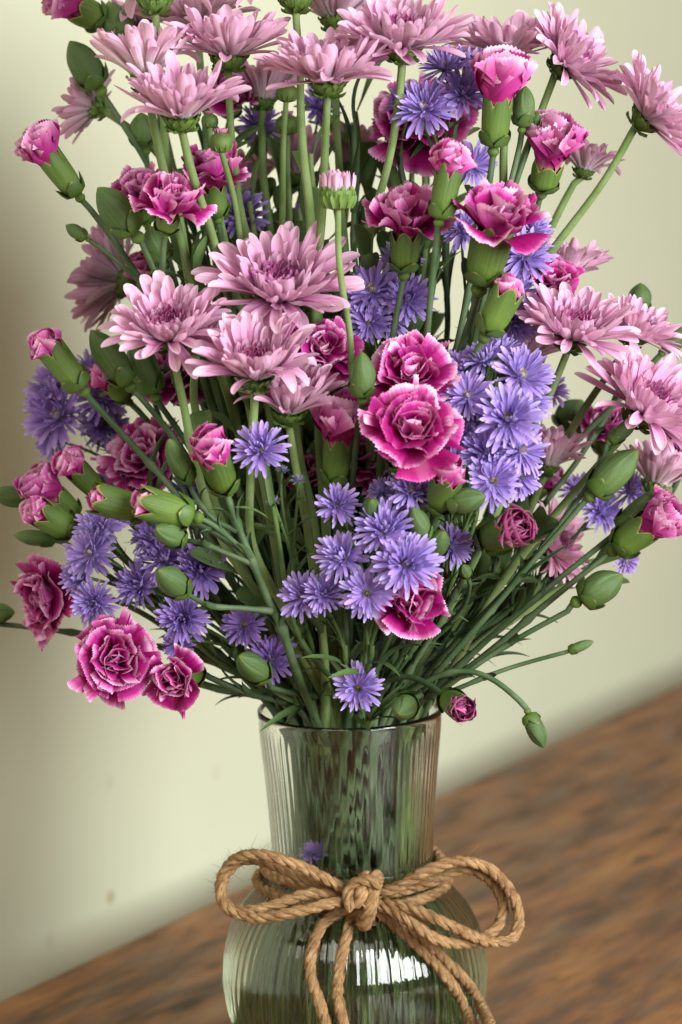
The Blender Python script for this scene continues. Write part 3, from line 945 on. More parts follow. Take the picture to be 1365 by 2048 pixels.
chrysanthemum(340, 672, -82, 118, (-.03, 1, .8), 'pink chrysanthemum with one curled lower petal on a straight green stem', 10, via=[(365, 800, -80), (395, 930, -75), (440, 1080, -60)])
chrysanthemum(395, 690, -45, 75, (.15, 1, .2), 'pink chrysanthemum mostly hidden under two larger blooms', 20)
chrysanthemum(560, 590, -60, 142, (.04, 1, .8), 'widest pink chrysanthemum with open dark rose centre in the middle cluster', 6)
chrysanthemum(512, 748, -98, 124, (.04, 1, .68), 'front bowl-shaped pink chrysanthemum with long pointed petals and brown-edged base', 22, via=[(505, 880, -95), (503, 1000, -88), (520, 1130, -70)])
chrysanthemum(578, 822, -82, 112, (.06, 1, .42), 'pink chrysanthemum with white-backed petals tucked beneath the bowl-shaped one', 28, via=[(592, 930, -80), (612, 1040, -72), (640, 1200, -55)])
chrysanthemum(1128, 555, 35, 92, (.18, 1, .08), 'soft pink chrysanthemum rising behind the broad right-hand bloom', 26)
chrysanthemum(1145, 672, -50, 118, (.25, 1, .66), 'broad pale pink chrysanthemum with shaggy centre on a dark slanting stem', 4, via=[(1105, 780, -45), (1050, 900, -38), (960, 1100, -25)], tint=(1.06, 1.06, 1.06))
chrysanthemum(1268, 670, -10, 92, (.45, .85, .35), 'pale pink chrysanthemum squeezed between the two broad right-hand blooms', 6, via=[(1210, 760, -10), (1130, 880, -10), (1010, 1080, -10)], tint=(1.06, 1.06, 1.06))
chrysanthemum(1288, 822, -45, 135, (.55, .72, .58), 'large pale pink chrysanthemum with one long petal pointing sideways over green buds', 4, via=[(1225, 900, -40), (1130, 1010, -35), (1000, 1170, -25)], tint=(1.08, 1.08, 1.08))
chrysanthemum(1092, 930, -15, 88, (.30, 1, .12), 'small cupped pink chrysanthemum next to the purple aster mass', 38, via=[(1065, 1010, -15), (1000, 1130, -10)])
chrysanthemum(1310, 968, 10, 92, (.35, 1, .05), 'pink chrysanthemum cut by the picture edge below the large pale one', 36)
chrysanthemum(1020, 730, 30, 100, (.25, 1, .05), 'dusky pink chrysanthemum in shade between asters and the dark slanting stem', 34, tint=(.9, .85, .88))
chrysanthemum(1100, 1090, 5, 82, (.75, .25, .50), 'pale ragged pink chrysanthemum behind the round half-open carnation', 6, tint=(1.05, 1.02, 1.0))

chrys_bud(443, 285, -55, 24, (0, 1, .2), 'closed round chrysanthemum bud with brown top on a thin stem', 0, via=[(462, 370, -55), (480, 450, -50), (490, 540, -45)])
chrys_bud(676, 388, -80, 36, (0, 1, .12), 'half-open chrysanthemum bud with short upright pink petals', 1, via=[(678, 500, -80), (690, 620, -75), (705, 760, -60)])
chrys_bud(574, 186, -5, 22, (.1, 1, .1), 'closed chrysanthemum bud tucked under the large curled-petal bloom', 0)
chrys_bud(420, 242, -20, 17, (0, 1, .1), 'tiny closed chrysanthemum bud behind the cupped pink bloom', 0)
chrys_bud(575, 250, 30, 24, (0, 1, .1), 'dark shaded chrysanthemum bud among the upper stems', 0)

# ------------------------------------------------------------------ carnations
BACKCA = 'blurred dark magenta carnation deep inside the bouquet'
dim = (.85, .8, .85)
carnation(804, 935, 824, 860, -92, -26, 88, 'full', 'full magenta carnation with white-pink rims facing forward, largest in the middle', 34)
carnation(815, 812, 823, 762, -72, -12, 86, 'full', 'open magenta carnation directly above the full forward-facing one', 32)
carnation(808, 540, 812, 462, -58, -6, 102, 'semi', 'deep magenta carnation with two petals hanging down beside the narrow bud', 34, tint=(.92, .85, .9), via=[(790, 650, -55), (770, 800, -48)])
carnation(962, 565, 990, 455, -78, -8, 106, 'semi', 'large magenta carnation spilling sideways over a fat green cup', 46, via=[(925, 690, -70), (880, 860, -55)])
carnation(988, 292, 997, 190, -55, -4, 122, 'half', 'tall half-open carnation with cup of pink petals, highest on the right', 33, via=[(975, 400, -52), (945, 560, -45)])
carnation(1085, 378, 1098, 325, -30, -6, 118, 'half', 'round half-open magenta carnation beside the closed twin buds', 34)
carnation(880, 436, 900, 335, -88, -2, 100, 'tip', 'narrow carnation bud with a rose-tip of petals above the hanging-petal bloom', 30, via=[(868, 540, -84), (856, 650, -76), (845, 780, -60)])
carnation(975, 665, 1022, 572, -85, -6, 70, 'tip', 'fat slanted carnation bud just splitting to show pink', 36, via=[(950, 710, -80), (900, 850, -65)])
carnation(670, 968, 678, 875, -75, -4, 118, 'half', 'half-open dark magenta carnation with long green cup beside the largest bloom', 33, via=[(680, 1080, -65), (690, 1250, -50)])
carnation(332, 462, 338, 430, -60, -4, 82, 'semi', 'flat-opened magenta carnation crossed by a pale chrysanthemum stem', 26)
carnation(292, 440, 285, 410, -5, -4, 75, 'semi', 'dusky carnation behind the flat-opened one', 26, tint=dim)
carnation(436, 432, 428, 370, -25, -4, 85, 'semi', 'pink carnation in shade with slender cup between two pale stems', 26, tint=(.95, .9, .95))
carnation(155, 388, 92, 305, -20, -5, 92, 'half', 'half-open carnation reaching out to the brown shaded wall, highest on that side', 29, via=[(215, 460, -18), (330, 640, -10), (480, 960, 0)], tint=(.9, .85, .9))
carnation(163, 775, 95, 690, -45, -3, 84, 'tip', 'slender carnation bud with pale pink rose-tip on a long slanting stem', 33, via=[(240, 868, -42), (310, 940, -38), (450, 1130, -25)])
carnation(226, 1326, 230, 1318, -35, -32, 80, 'full', 'full frilled magenta carnation hanging low beside its smaller twin', 26, via=[(320, 1345, 5), (450, 1385, 5)], tint=(.93, .9, .95))
carnation(396, 1345, 352, 1358, -48, -24, 64, 'semi', 'smaller rolled magenta carnation hanging low over the vase shoulder side', 28, via=[(450, 1372, -42), (540, 1402, -36)], tint=(.95, .9, .95))
carnation(158, 1182, 112, 1192, -8, -7, 84, 'full', 'tall frilled carnation seen side-on, lowest by the shaded wall', 26, via=[(280, 1220, 0), (430, 1330, 0)], tint=(.85, .8, .85))
carnation(875, 1015, 900, 945, -104, -14, 84, 'tip', 'carnation bud with crumpled pink tip pressed against purple asters', 36, via=[(860, 1080, -90), (830, 1230, -65)])
carnation(975, 1078, 1035, 1055, -88, -34, 82, 'half', 'round half-open carnation with spiral pink petals low on the right', 40, via=[(940, 1130, -75), (880, 1250, -55)])
carnation(1235, 1095, 1300, 1050, -40, -8, 98, 'half', 'half-open carnation with split green cup near the picture edge', 37, via=[(1130, 1180, -40), (1010, 1280, -36), (900, 1370, -32)])
carnation(895, 1398, 925, 1418, -80, -30, 58, 'half', 'small pink carnation bud drooping over the vase rim', 30, via=[(850, 1360, -60), (800, 1340, -50)])
carnation(800, 1215, 815, 1205, -70, -24, 82, 'semi', 'crimson carnation half hidden beneath the purple asters', 28)
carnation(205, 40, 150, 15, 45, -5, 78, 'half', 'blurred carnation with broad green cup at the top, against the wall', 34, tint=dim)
carnation(198, 985, 150, 935, -10, -5, 78, 'tip', 'pink-tipped carnation bud above the purple asters on the shaded side', 28, via=[(280, 1060, -5), (420, 1220, 0)])
carnation(150, 1030, 105, 990, -5, -5, 88, 'half', 'half-open rosy carnation next to the leafy bud at the shaded edge', 30, tint=(.9, .85, .9), via=[(250, 1120, 0), (420, 1270, 0)])
carnation(148, 1062, 80, 1025, -28, -5, 72, 'tip', 'low plump carnation bud with split pink tip, above the side-on frilled bloom', 34, via=[(250, 1150, -15), (420, 1290, -5)])
carnation(330, 960, 300, 930, 15, -10, 85, 'full', 'blurred pale-rimmed carnation behind the closed green bud', 26, tint=(.8, .75, .82))
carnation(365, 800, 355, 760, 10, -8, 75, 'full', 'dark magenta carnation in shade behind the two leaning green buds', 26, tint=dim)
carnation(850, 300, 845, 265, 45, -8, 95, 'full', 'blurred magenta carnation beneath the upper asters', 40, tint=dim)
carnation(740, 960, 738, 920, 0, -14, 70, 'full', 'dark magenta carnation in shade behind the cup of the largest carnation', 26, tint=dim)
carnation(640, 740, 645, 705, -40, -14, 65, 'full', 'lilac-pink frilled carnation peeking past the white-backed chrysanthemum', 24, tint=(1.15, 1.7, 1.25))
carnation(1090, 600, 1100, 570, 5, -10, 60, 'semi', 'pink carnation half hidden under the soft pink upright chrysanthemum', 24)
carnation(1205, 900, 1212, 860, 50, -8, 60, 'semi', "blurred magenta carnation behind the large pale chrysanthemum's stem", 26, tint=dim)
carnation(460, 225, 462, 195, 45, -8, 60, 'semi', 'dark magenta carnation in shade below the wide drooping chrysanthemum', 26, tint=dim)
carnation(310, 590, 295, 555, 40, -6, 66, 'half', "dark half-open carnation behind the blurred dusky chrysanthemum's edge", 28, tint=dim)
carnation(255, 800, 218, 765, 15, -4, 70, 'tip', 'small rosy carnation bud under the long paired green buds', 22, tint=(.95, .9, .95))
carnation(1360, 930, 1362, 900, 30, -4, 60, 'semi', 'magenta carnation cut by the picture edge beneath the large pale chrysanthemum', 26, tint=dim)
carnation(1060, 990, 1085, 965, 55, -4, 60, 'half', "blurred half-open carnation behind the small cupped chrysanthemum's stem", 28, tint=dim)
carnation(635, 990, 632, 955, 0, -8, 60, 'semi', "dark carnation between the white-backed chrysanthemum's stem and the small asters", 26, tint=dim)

# ------------------------------------------------------------------ closed carnation buds
carn_bud(268, 465, 196, 375, -42, -2, 38, 'plump pointed green bud beside the flat-opened carnation', via=[(330, 590, -35), (430, 820, -20)])
carn_bud(172, 476, 132, 450, -25, -1, 15, 'tiny green bud on a thin stem beneath the plump pointed bud', via=[(240, 525, -22), (340, 640, -18), (480, 960, -5)], r=.0013)
carn_bud(256, 765, 182, 660, -38, -2, 34, 'long narrow green bud, outer one of a leaning pair', via=[(330, 850, -32), (450, 1050, -18)])
carn_bud(308, 785, 264, 678, -20, -2, 34, 'long narrow green bud, inner one of a leaning pair', via=[(370, 880, -18), (470, 1080, -10)])
carn_bud(725, 792, 725, 704, -98, -4, 29, 'upright striped green bud with yellowish tip beside the open carnations', via=[(715, 880, -86), (705, 1050, -65)])
carn_bud(1045, 252, 1052, 172, -42, -2, 25, 'upright green bud close against the tall half-open carnation', via=[(1030, 350, -42), (985, 520, -38)])
carn_bud(1062, 275, 1078, 222, -38, -2, 18, 'little green bud under the upright one by the tall half-open carnation', via=[(1040, 350, -38), (990, 520, -35)])
carn_bud(900, 1008, 972, 992, -112, -8, 29, 'smooth oval green bud lying across the purple asters', via=[(870, 1040, -100), (835, 1150, -80)])
carn_bud(848, 1078, 826, 1014, -106, -6, 25, 'pointed green bud standing above the big aster clump', via=[(845, 1150, -90), (830, 1270, -65)])
carn_bud(866, 1108, 888, 1062, -100, -12, 25, 'squat green bud between the aster clump and the stem fan', via=[(855, 1180, -85), (830, 1290, -60)])
carn_bud(745, 1028, 742, 1000, -100, -14, 20, 'small round pale bud set among purple asters', via=[(745, 1100, -80), (740, 1250, -55)])
carn_bud(1188, 985, 1277, 900, -55, -4, 36, 'fat green bud with brown tip below the large pale chrysanthemum', via=[(1120, 1060, -52), (1000, 1200, -42), (880, 1340, -34)])
carn_bud(1222, 882, 1276, 838, -48, -2, 17, 'small leafy green bud beside the fat brown-tipped one', via=[(1205, 920, -48), (1130, 1040, -45), (960, 1240, -35)], r=.0013)
carn_bud(1240, 1060, 1345, 975, -34, -4, 32, 'long green bud lying against the split-cup carnation', via=[(1140, 1140, -35), (1010, 1250, -34), (890, 1360, -30)])
carn_bud(1163, 1198, 1246, 1150, -58, -2, 36, 'egg-shaped green bud alone on a straight slanting stem', via=[(1130, 1226, -56), (985, 1306, -48), (860, 1395, -40)])
carn_bud(1138, 1302, 1188, 1282, -40, -1, 12, 'tiny leafy bud at the end of a thin nearly level stem', via=[(1020, 1334, -38), (930, 1370, -36), (870, 1400, -34)], r=.0013, leaves=0)
carn_bud(1058, 1428, 1088, 1496, -62, -2, 21, 'green bud nodding down on a bent stem over the table', via=[(1030, 1392, -60), (985, 1350, -56), (942, 1326, -52), (880, 1345, -48), (820, 1385, -40)], r=.0016, leaves=0)
carn_bud(820, 1405, 796, 1428, -72, -14, 28, 'round bud facing out, resting on the vase rim', via=[(850, 1385, -58)], leaves=0)
carn_bud(196, 172, 140, 82, 40, -3, 36, 'blurred pointed green bud against the wall at the top', via=[(250, 260, 35), (340, 450, 25)])
carn_bud(290, 292, 282, 225, 40, -3, 30, 'blurred green bud in shade behind the cupped chrysanthemum')
carn_bud(248, 82, 215, 5, 50, -3, 40, 'blurred broad green bud beside the top carnation against the wall')
carn_bud(1278, 622, 1282, 566, 25, -2, 26, 'pointed green bud peeking above the squeezed pale chrysanthemum')
carn_bud(528, 1352, 478, 1312, -68, -16, 30, 'round green bud with tiny brown tip low over the vase, pointing to the wall', via=[(555, 1385, -56)])
carn_bud(326, 520, 300, 452, -30, -3, 30, 'green bud in shade directly under the flat-opened carnation')
carn_bud(935, 1152, 926, 1130, -80, -6, 14, 'tiny greenish bud poking from the stem fan on the lit side', r=.0012, leaves=0)
carn_bud(-30, 1230, 30, 1224, 20, -2, 22, 'blurred green bud cut by the picture edge beside the side-on carnation', leaves=0)
carn_bud(70, 1000, -20, 985, 10, -2, 24, 'leafy green bud cut by the picture edge near the rosy carnation', leaves=0, via=[(150, 1060, 10), (350, 1240, 5)])
carn_bud(110, 1080, 28, 1070, -5, -2, 18, 'narrow leafy green bud under the plump pink-tipped one', leaves=0, via=[(180, 1120, 0), (380, 1280, 0)])
carn_bud(1330, 700, 1372, 655, 20, -2, 24, 'dark green bud at the picture edge behind the large pale chrysanthemum', leaves=0)
carn_bud(1130, 860, 1165, 800, 70, -2, 40, 'blurred green bud glimpsed behind the dark slanting stem')
carn_bud(300, 770, 282, 700, 50, -2, 34, 'blurred green bud in deep shade behind the leaning pair')

# the branched spray with one opening flower and four buds on one stem
def branched_spray():
    main = [U(452, 985, -100), U(475, 1050, -98), U(508, 1130, -94), U(535, 1195, -88), U(566, 1262, -80), U(592, 1340, -66)]
    rim, waist, foot = neck_points(main[0])
    path = resample(catmull(main + [rim, waist, foot], 8), .005)
    T = thing('carnation_spray', 'branching carnation stem with one opening pink flower and five green buds', 'carnation', path[-1], G_CA)
    tot = plen(path)

    def arc(p):
        best = min(range(len(path)), key=lambda i: (path[i] - p).length); return sum((path[i + 1] - path[i]).length for i in range(best))
    nodes = [arc(U(475, 1050, -98)), arc(U(508, 1130, -94)), arc(U(566, 1262, -80))]
    S_ = stem_obj(T, path, .0020, M_CSTEM, nodes)
    for nd in nodes:
        q, dv = at_len(path, nd); ro = rnd(0, 6)
        for kk in range(2): leaf_at(S_, random.choice(CLEAFS), q, dv, ro + kk * PI, .014, 65, .0022)
    m = MPP(-100)
    b, nv, H = head_geo(452, 978, 425, 905, -100, -14)
    carn_head(T, b, nv, H, 36 * m, 86 * m, 'half', 1.0, headname='flower_cup')
    for (bx, by, tx, ty, dY, wp, tip, mids, join_) in (
            (376, 958, 338, 878, -96, 26, 0, [(395, 1000, -97), (430, 1040, -98)], (475, 1062, -98)),
            (292, 1022, 186, 994, -94, 36, 58, [(330, 1030, -94), (420, 1060, -96)], (505, 1125, -94)),
            (384, 1032, 282, 1004, -108, 38, 60, [(430, 1052, -106), (470, 1085, -100)], (500, 1112, -95)),
            (362, 1078, 312, 1056, -104, 27, 0, [(400, 1085, -106), (450, 1105, -102)], (506, 1128, -94)),
            (368, 1182, 316, 1140, -96, 31, 0, [(420, 1212, -96), (480, 1216, -92)], (545, 1222, -88))):
        b, nv, H = head_geo(bx, by, tx, ty, dY, -14 if not tip else -4)
        R = wp * m
        pth = resample(catmull([b - nv * R * .5] + [U(*q) for q in mids] + [U(*join_)], 8), .004)
        B = stem_obj(T, pth, .0014, M_CSTEM, [plen(pth) * .35, plen(pth) * .97], name='branch')
        q, dv = at_len(pth, plen(pth) * .35)
        for kk in range(2): leaf_at(B, random.choice(CLEAFS), q, dv, kk * PI + .5, .009, 50, .0015)
        carn_head(T, b, nv, H, R, tip * m, 'tip' if tip else 'bud', rnd(0, 6), headname='bud')


branched_spray()

# ------------------------------------------------------------------ asters
aster_spray('single bright purple aster in front of the pale chrysanthemum stems', -108, [(522, 900, 0, 56, -.05, .45, 1)], (545, 1010, -100), via=[(560, 1100, -85), (600, 1280, -60)])
aster_spray('front clump of purple asters with the roundest double bloom over a crimson carnation', -108,
            [(812, 1128, -8, 68, .05, .25, 1), (770, 1062, 0, 62, -.1, .6, .9), (686, 1115, 4, 54, -.3, .4, .9), (735, 1187, -2, 54, -.05, .05, 1)],
            (745, 1290, -78))
aster_spray('two flattened purple asters side by side, lowest of the front clump', -92, [(606, 1192, 0, 50, -.35, .25, 1), (648, 1188, -6, 44, .1, .3, 1)], (690, 1290, -72))
aster_spray('small purple asters under the largest carnation', -98, [(676, 1012, 0, 44, .05, .35, 1), (822, 982, -4, 48, .15, .5, 1), (785, 1022, 4, 42, -.2, .6, .8), (765, 985, 8, 34, -.5, .7, .5)], (740, 1150, -80))
aster_spray('lone purple aster hanging right above the vase rim', -72, [(716, 1376, 0, 50, .05, .15, 1)], (740, 1440, -48))
aster_spray('purple aster half covered by the squat green bud', -85, [(905, 1092, 0, 44, .5, .2, .8)], (870, 1200, -60))
aster_spray('upper half of the dense purple aster mass next to the largest carnation', -85,
            [(936, 792, -6, 52, -.15, .45, 1), (1042, 752, 0, 62, .3, .5, .9), (1016, 838, -14, 68, .05, .35, 1), (968, 722, 8, 46, -.1, .9, .6), (925, 738, 12, 44, -.2, .6, .7), (1000, 700, 18, 40, .2, .9, .4), (1058, 800, 6, 46, .6, .3, .8)],
            (960, 960, -50))
aster_spray('lower half of the dense purple aster mass behind the crumpled pink bud', -92,
            [(910, 872, 6, 54, -.3, .4, .9), (975, 905, 0, 58, .05, .3, 1), (1042, 900, 0, 54, .5, .2, .9), (985, 962, -8, 56, .2, .1, 1), (1040, 950, 4, 48, .5, -.1, .9), (870, 930, 14, 48, -.4, .3, .8), (930, 830, 10, 46, -.1, .4, 1)],
            (930, 1070, -60))
aster_spray('shaded purple asters below the deep magenta carnation', -40,
            [(745, 582, 0, 60, -.2, .5, .9), (738, 645, -4, 46, -.1, .2, 1), (815, 600, -2, 54, .2, .3, 1), (800, 525, 6, 44, .1, .7, .6), (715, 600, 8, 40, -.4, .3, .8), (780, 640, 6, 40, .1, .1, 1)],
            (770, 740, -30))
aster_spray('purple asters behind the fat slanted bud', -38,
            [(1050, 512, 0, 58, .3, .5, .8), (1032, 588, 0, 44, .3, .2, .9), (1028, 645, -4, 50, .2, .1, 1), (925, 460, 10, 44, 0, .4, .9), (1065, 460, 12, 40, .5, .5, .7), (1020, 545, 8, 46, -.1, .3, .9)],
            (965, 760, -20))
aster_spray('topmost purple asters beneath the broad upper chrysanthemums', -35,
            [(848, 218, -8, 62, -.25, .45, .9), (928, 188, -4, 56, .1, .4, 1), (893, 138, 4, 58, -.1, .8, .5), (945, 330, 0, 46, .2, .3, .9), (940, 130, 12, 44, .2, .9, .4), (815, 205, 10, 44, -.6, .4, .6)],
            (890, 340, -28), via=[(885, 450, -26), (860, 620, -22), (820, 850, -15)])
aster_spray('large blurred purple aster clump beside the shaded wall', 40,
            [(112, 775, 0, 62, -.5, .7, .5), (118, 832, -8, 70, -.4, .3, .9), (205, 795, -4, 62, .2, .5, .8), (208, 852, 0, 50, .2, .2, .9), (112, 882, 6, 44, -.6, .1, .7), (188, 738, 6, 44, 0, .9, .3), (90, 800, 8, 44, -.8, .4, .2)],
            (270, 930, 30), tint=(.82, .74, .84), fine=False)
aster_spray('column of pale purple asters beside the low frilled carnations', -40,
            [(200, 1058, 0, 50, -.2, .5, .9), (182, 1106, -6, 54, -.4, .2, .9), (190, 1205, -6, 50, -.3, -.1, 1), (163, 1155, 2, 44, -.6, .1, .8), (228, 1040, 6, 34, .3, .6, .6)],
            (330, 1230, -22), via=[(440, 1330, -15)])
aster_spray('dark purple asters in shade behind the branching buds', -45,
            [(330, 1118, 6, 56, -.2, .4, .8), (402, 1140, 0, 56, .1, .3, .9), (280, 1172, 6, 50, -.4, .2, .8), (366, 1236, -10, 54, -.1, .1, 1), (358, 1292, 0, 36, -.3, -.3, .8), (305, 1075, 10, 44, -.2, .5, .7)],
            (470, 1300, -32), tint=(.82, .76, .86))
aster_spray('wilting purple asters close above the vase rim by the round green bud', -48,
            [(490, 1250, 0, 44, -.2, .2, .9), (542, 1318, 4, 52, -.1, .3, .9)], (590, 1390, -36), tint=(.88, .8, .9))
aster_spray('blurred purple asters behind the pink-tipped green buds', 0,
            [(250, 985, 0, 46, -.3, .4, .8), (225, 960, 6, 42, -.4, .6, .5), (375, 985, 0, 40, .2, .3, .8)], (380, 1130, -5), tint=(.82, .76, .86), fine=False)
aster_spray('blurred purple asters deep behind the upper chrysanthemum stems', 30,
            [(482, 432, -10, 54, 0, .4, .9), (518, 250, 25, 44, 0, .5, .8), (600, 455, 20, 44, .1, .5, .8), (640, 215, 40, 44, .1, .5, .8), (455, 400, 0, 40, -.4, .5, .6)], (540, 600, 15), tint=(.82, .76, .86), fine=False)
aster_spray('few soft purple asters low on the lit side behind the long stems', 30,
            [(1262, 985, 0, 44, .4, .4, .7), (1205, 1022, 0, 46, .2, .3, .8), (1252, 1122, -10, 28, .4, -.3, .8), (1160, 985, 10, 40, 0, .5, .8), (1100, 780, 0, 40, .3, .6, .6)], (1080, 1150, 10), fine=False)
aster_spray('purple aster sprig slipped inside the glass neck', -24, [(628, 1706, 0, 28, -.1, .9, .6), (592, 1668, 38, 28, -.5, .6, .6)], (660, 1770, -20), tint=(.9, .9, .95))
aster_spray('thin green aster sprig with unopened tips below the single bright aster', -90,
            [(596, 962, 0, 16, 0, 1, .4), (548, 1005, 0, 16, -.3, 1, .3), (565, 940, 2, 13, .2, 1, .2)], (585, 1100, -75), tint=(.8, 1.1, .7))

# ------------------------------------------------------------------ extra greenery filling the heart of the bouquet
def leafy_shoot(px, py, Y, label, kind):
    p = U(px, py, Y); path = stem_path(p, NV(rnd(-.2, .2), 1, .1))
    T = thing('leafy_shoot', label, 'foliage', path[-1], 'leafy green shoots between the flowers')
    A = above_rim(path)
    S_ = stem_obj(T, path, .0016, M_HSTEM if kind else M_CSTEM, sides=8)
    for i in range(12):
        q, dv = at_len(path, A * (i / 12) * .9)
        if kind: leaf_at(S_, random.choice(HLEAF), q, dv, i * 2.4, rnd(.02, .038), rnd(30, 75), .0015)
        else: leaf_at(S_, random.choice(CLEAF), q, dv, i * 2.4, rnd(.025, .045), rnd(66, 86), .0015)


random.seed(21)
for i in range(34):
    px = rnd(380, 1020); py = rnd(330, 900); Y = rnd(-8, 70)
    if px > 900: py = rnd(560, 1000)
    leafy_shoot(px, py, Y, 'green shoot with oval leaves half hidden among the stems' if i % 3 else 'green shoot with narrow grassy leaves half hidden among the stems', i % 3 != 0)
for i in range(12):
    px = rnd(260, 520) if i % 2 else rnd(820, 1120); py = rnd(1000, 1250); Y = rnd(-30, 50)
    leafy_shoot(px, py, Y, 'low green leafy shoot near the vase rim', False)

for i in range(16):
    px = rnd(400, 860); py = rnd(190, 420); Y = rnd(0, 65)
    leafy_shoot(px, py, Y, 'leafy shoot in shade between the tall chrysanthemum stems', i % 4 != 0)

# ------------------------------------------------------------------ jute twine bow
k = NT('jute')
uv = k.new('ShaderNodeUVMap').outputs[0]
tc = k.new('ShaderNodeTexCoord').outputs['Object']
f1 = k.noise(k.mapping(uv, (12, 3.0, 1)), 1.0, 5.0, .75)
f2 = k.noise(tc, 140, 3, .6)
c = k.ramp(f1, [(.25, lin(86, 64, 42)), (.43, lin(156, 122, 82)), (.6, lin(194, 160, 114)), (.78, lin(226, 200, 158))])
c = k.mix(k.ramp(f2, [(.35, (.55,) * 3), (.6, (0, 0, 0))]), c, lin(112, 76, 44))
k.l(c, k.b.inputs['Base Color']); k.b.inputs['Roughness'].default_value = .85; k.b.inputs['Specular IOR Level'].default_value = .15
bp = k.new('ShaderNodeBump'); bp.inputs['Strength'].default_value = 1.0; bp.inputs['Distance'].default_value = .0015
k.l(f1, bp.inputs['Height']); k.l(bp.outputs[0], k.b.inputs['Normal'])
M_JUTE = k.m
ROPE_R = .0027


def rope_raw(pts, R=ROPE_R, step=.0011, pitch=.019, ph=0.0, endfray=True):
    path = resample(catmull(pts, 10), step); n = len(path)
    T = [(path[min(i + 1, n - 1)] - path[max(i - 1, 0)]).normalized() for i in range(n)]
    a = Vector((0, 1, 0)) if abs(T[0].y) < .8 else Vector((1, 0, 0))
    x = (a - T[0] * a.dot(T[0])).normalized(); fr = []
    for i in range(n):
        x = (x - T[i] * x.dot(T[i])).normalized(); fr.append((x, T[i].cross(x)))
    L = []
    for s in range(3):
        q = []
        for i in range(n):
            th = ph + 2 * PI * (i * step / pitch) + s * 2 * PI / 3
            wob = 1 + .06 * math.sin(i * .37 + s * 2)
            q.append(path[i] + (fr[i][0] * math.cos(th) + fr[i][1] * math.sin(th)) * R * .46 * wob)
        rr = [R * .64 * (1 + .10 * math.sin(i * .21 + s * 1.3) + rnd(-.05, .05)) for i in range(n)]
        P, UV = tube_arrays(q, rr, 9)
        P += rng.normal(0, .00017, P.shape)
        me = grid('s', P, UV, None, True); L.append(raw(me)); bpy.data.meshes.remove(me)
    return L, path, fr


FIB = []


def rope(T, name, pts, fib=60, **kw):
    L, path, fr = rope_raw(pts, **kw)
    o = part(name, join(name, L, M_JUTE), T)
    F = []
    for _ in range(int(fib * 3)):
        i = random.randrange(2, len(path) - 2); th = rnd(0, 2 * PI)
        d = fr[i][0] * math.cos(th) + fr[i][1] * math.sin(th); tg = (path[i + 1] - path[i - 1]).normalized()
        ln = rnd(.0015, .005) if random.random() < .9 else rnd(.005, .009); p = path[i] + d * ROPE_R * .8
        v = (d * rnd(.3, 1) + tg * rnd(-1, 1)).normalized(); bend = Vector((rnd(-1, 1), rnd(-1, 1), rnd(-1, 1))) * .5
        q = [p + v * ln * t_ + bend * ln * t_ * t_ * .6 for t_ in (0, .33, .66, 1)]
        P, UV = tube_arrays(q, [.00010, .00009, .00007, .00003], 3)
        me = grid('f', P, UV, None, True); F.append(raw(me)); bpy.data.meshes.remove(me)
    f = part('loose_fibre', join('loose_fibre', F, M_JUTE), o); f['kind'] = 'stuff'
    return o


def on_vase(px, py, off=.0034):
    d = ray(px, py).normalized(); t0 = 1.0
    for i in range(1200):
        p = CAM + d * (t0 + i * .0004)
        if math.hypot(p.x, p.y) < vr(max(0, p.z)) + off: return p
    return CAM + d * 1.25


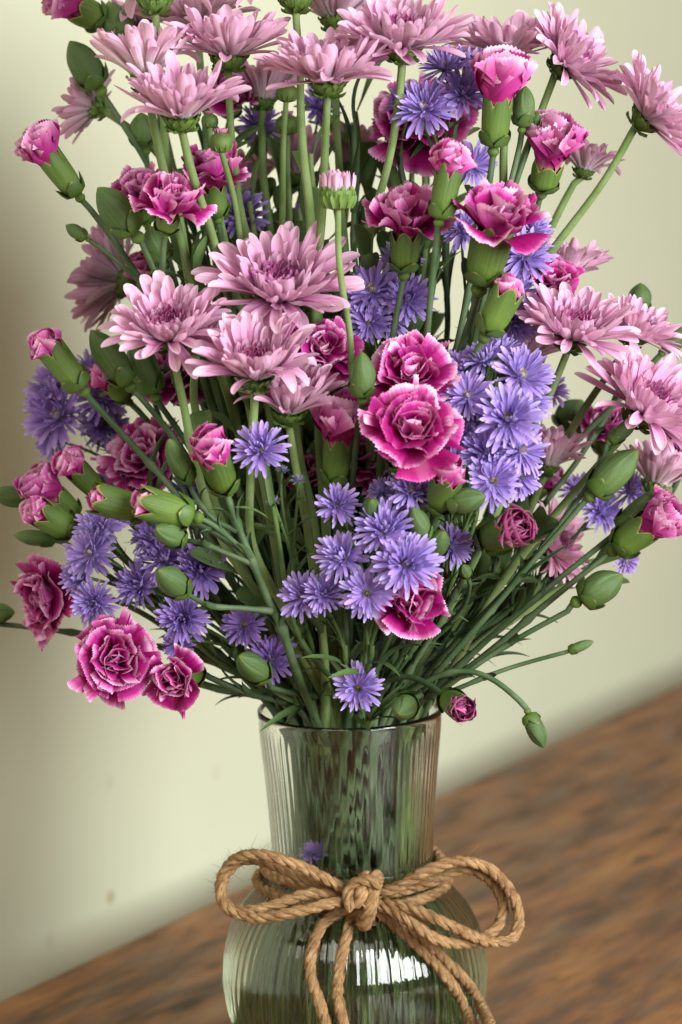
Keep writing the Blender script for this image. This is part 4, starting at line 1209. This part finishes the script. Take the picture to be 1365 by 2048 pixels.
random.seed(5)
TB = thing('twine_bow', 'brown jute twine tied in a bow round the waist of the glass vase', 'twine', (0, -.045, .113))
for kz, kr in ((.1085, .0485), (.1155, .0448)):
    ring = []
    for i in range(33):
        a = 2 * PI * i / 32; z = kz + .0012 * math.sin(a * 2 + kz * 900); ring.append(Vector((kr * math.cos(a - PI / 2), kr * math.sin(a - PI / 2), z)))
    rope(TB, 'neck_wrap', ring, 70)
KY = -58
K = lambda px, py, y=KY: U(px, py, y)
rope(TB, 'loop', [K(720, 1798), K(660, 1762, -62), K(600, 1732, -66), K(540, 1712, -66), K(486, 1712, -60), K(450, 1740, -54), K(441, 1782, -54), K(462, 1820, -60), K(520, 1836, -68), K(600, 1822, -72), K(665, 1806, -68), K(722, 1804)], 110)
rope(TB, 'loop', [K(716, 1792, -54), K(650, 1770, -52), K(590, 1748, -52), K(530, 1722, -52), K(478, 1722, -50), K(446, 1760, -50), K(446, 1800, -54), K(484, 1822, -62), K(545, 1812, -64), K(610, 1790, -60), K(660, 1790, -58), K(720, 1798, -54)], 80)
rope(TB, 'loop', [K(738, 1792), K(800, 1772, -64), K(860, 1740, -66), K(925, 1722, -64), K(985, 1742, -58), K(1026, 1792, -54), K(1038, 1842, -54), K(1020, 1880, -58), K(968, 1880, -66), K(890, 1846, -76), K(820, 1816, -70), K(745, 1804)], 110)
rope(TB, 'loop', [K(740, 1790, -55), K(800, 1782, -56), K(860, 1764, -56), K(930, 1738, -54), K(982, 1760, -50), K(1006, 1806, -48), K(996, 1852, -52), K(955, 1882, -62), K(890, 1884, -74), K(830, 1850, -73), K(785, 1820, -66), K(742, 1806, -58)], 80)


def tail(pts):
    q = [K(735, 1800, -60)] + [on_vase(*p) for p in pts]; rope(TB, 'tail', q, 70)


tail([(680, 1826, .009), (645, 1850, .007), (624, 1900, .0036), (622, 1950, .0036), (640, 2005, .0036), (658, 2070, .0036), (665, 2120, .0036)])
tail([(705, 1832, .009), (694, 1870, .006), (680, 1930, .0036), (676, 1990, .0036), (690, 2060, .0036), (694, 2120, .0036)])
tail([(775, 1838, .011), (818, 1876, .008), (868, 1925, .0036), (905, 1970, .0036), (935, 2030, .0036), (965, 2100, .0036)])
tail([(785, 1832, .012), (845, 1878, .010), (892, 1922, .004), (928, 1958, .0036), (962, 2010, .0036), (992, 2080, .0036)])
# knot: the twine turns round itself
kn = []
c0 = K(735, 1800, -60)
for i in range(26):
    a = 2 * PI * 1.7 * i / 25; kn.append(c0 + Vector((-.004 + .009 * i / 25 + .002 * math.sin(a), -.0075 * math.cos(a) - .001, .0115 * math.sin(a))))
rope(TB, 'knot', kn, 60, R=.0034)
kn = []
for i in range(16):
    a = 2 * PI * 0.9 * i / 15 + .8; kn.append(c0 + Vector((.0095 * math.cos(a), -.0085 - .0015 * math.sin(a * 2), .0085 * math.sin(a) + .004)))
rope(TB, 'knot', kn[:9], 30)
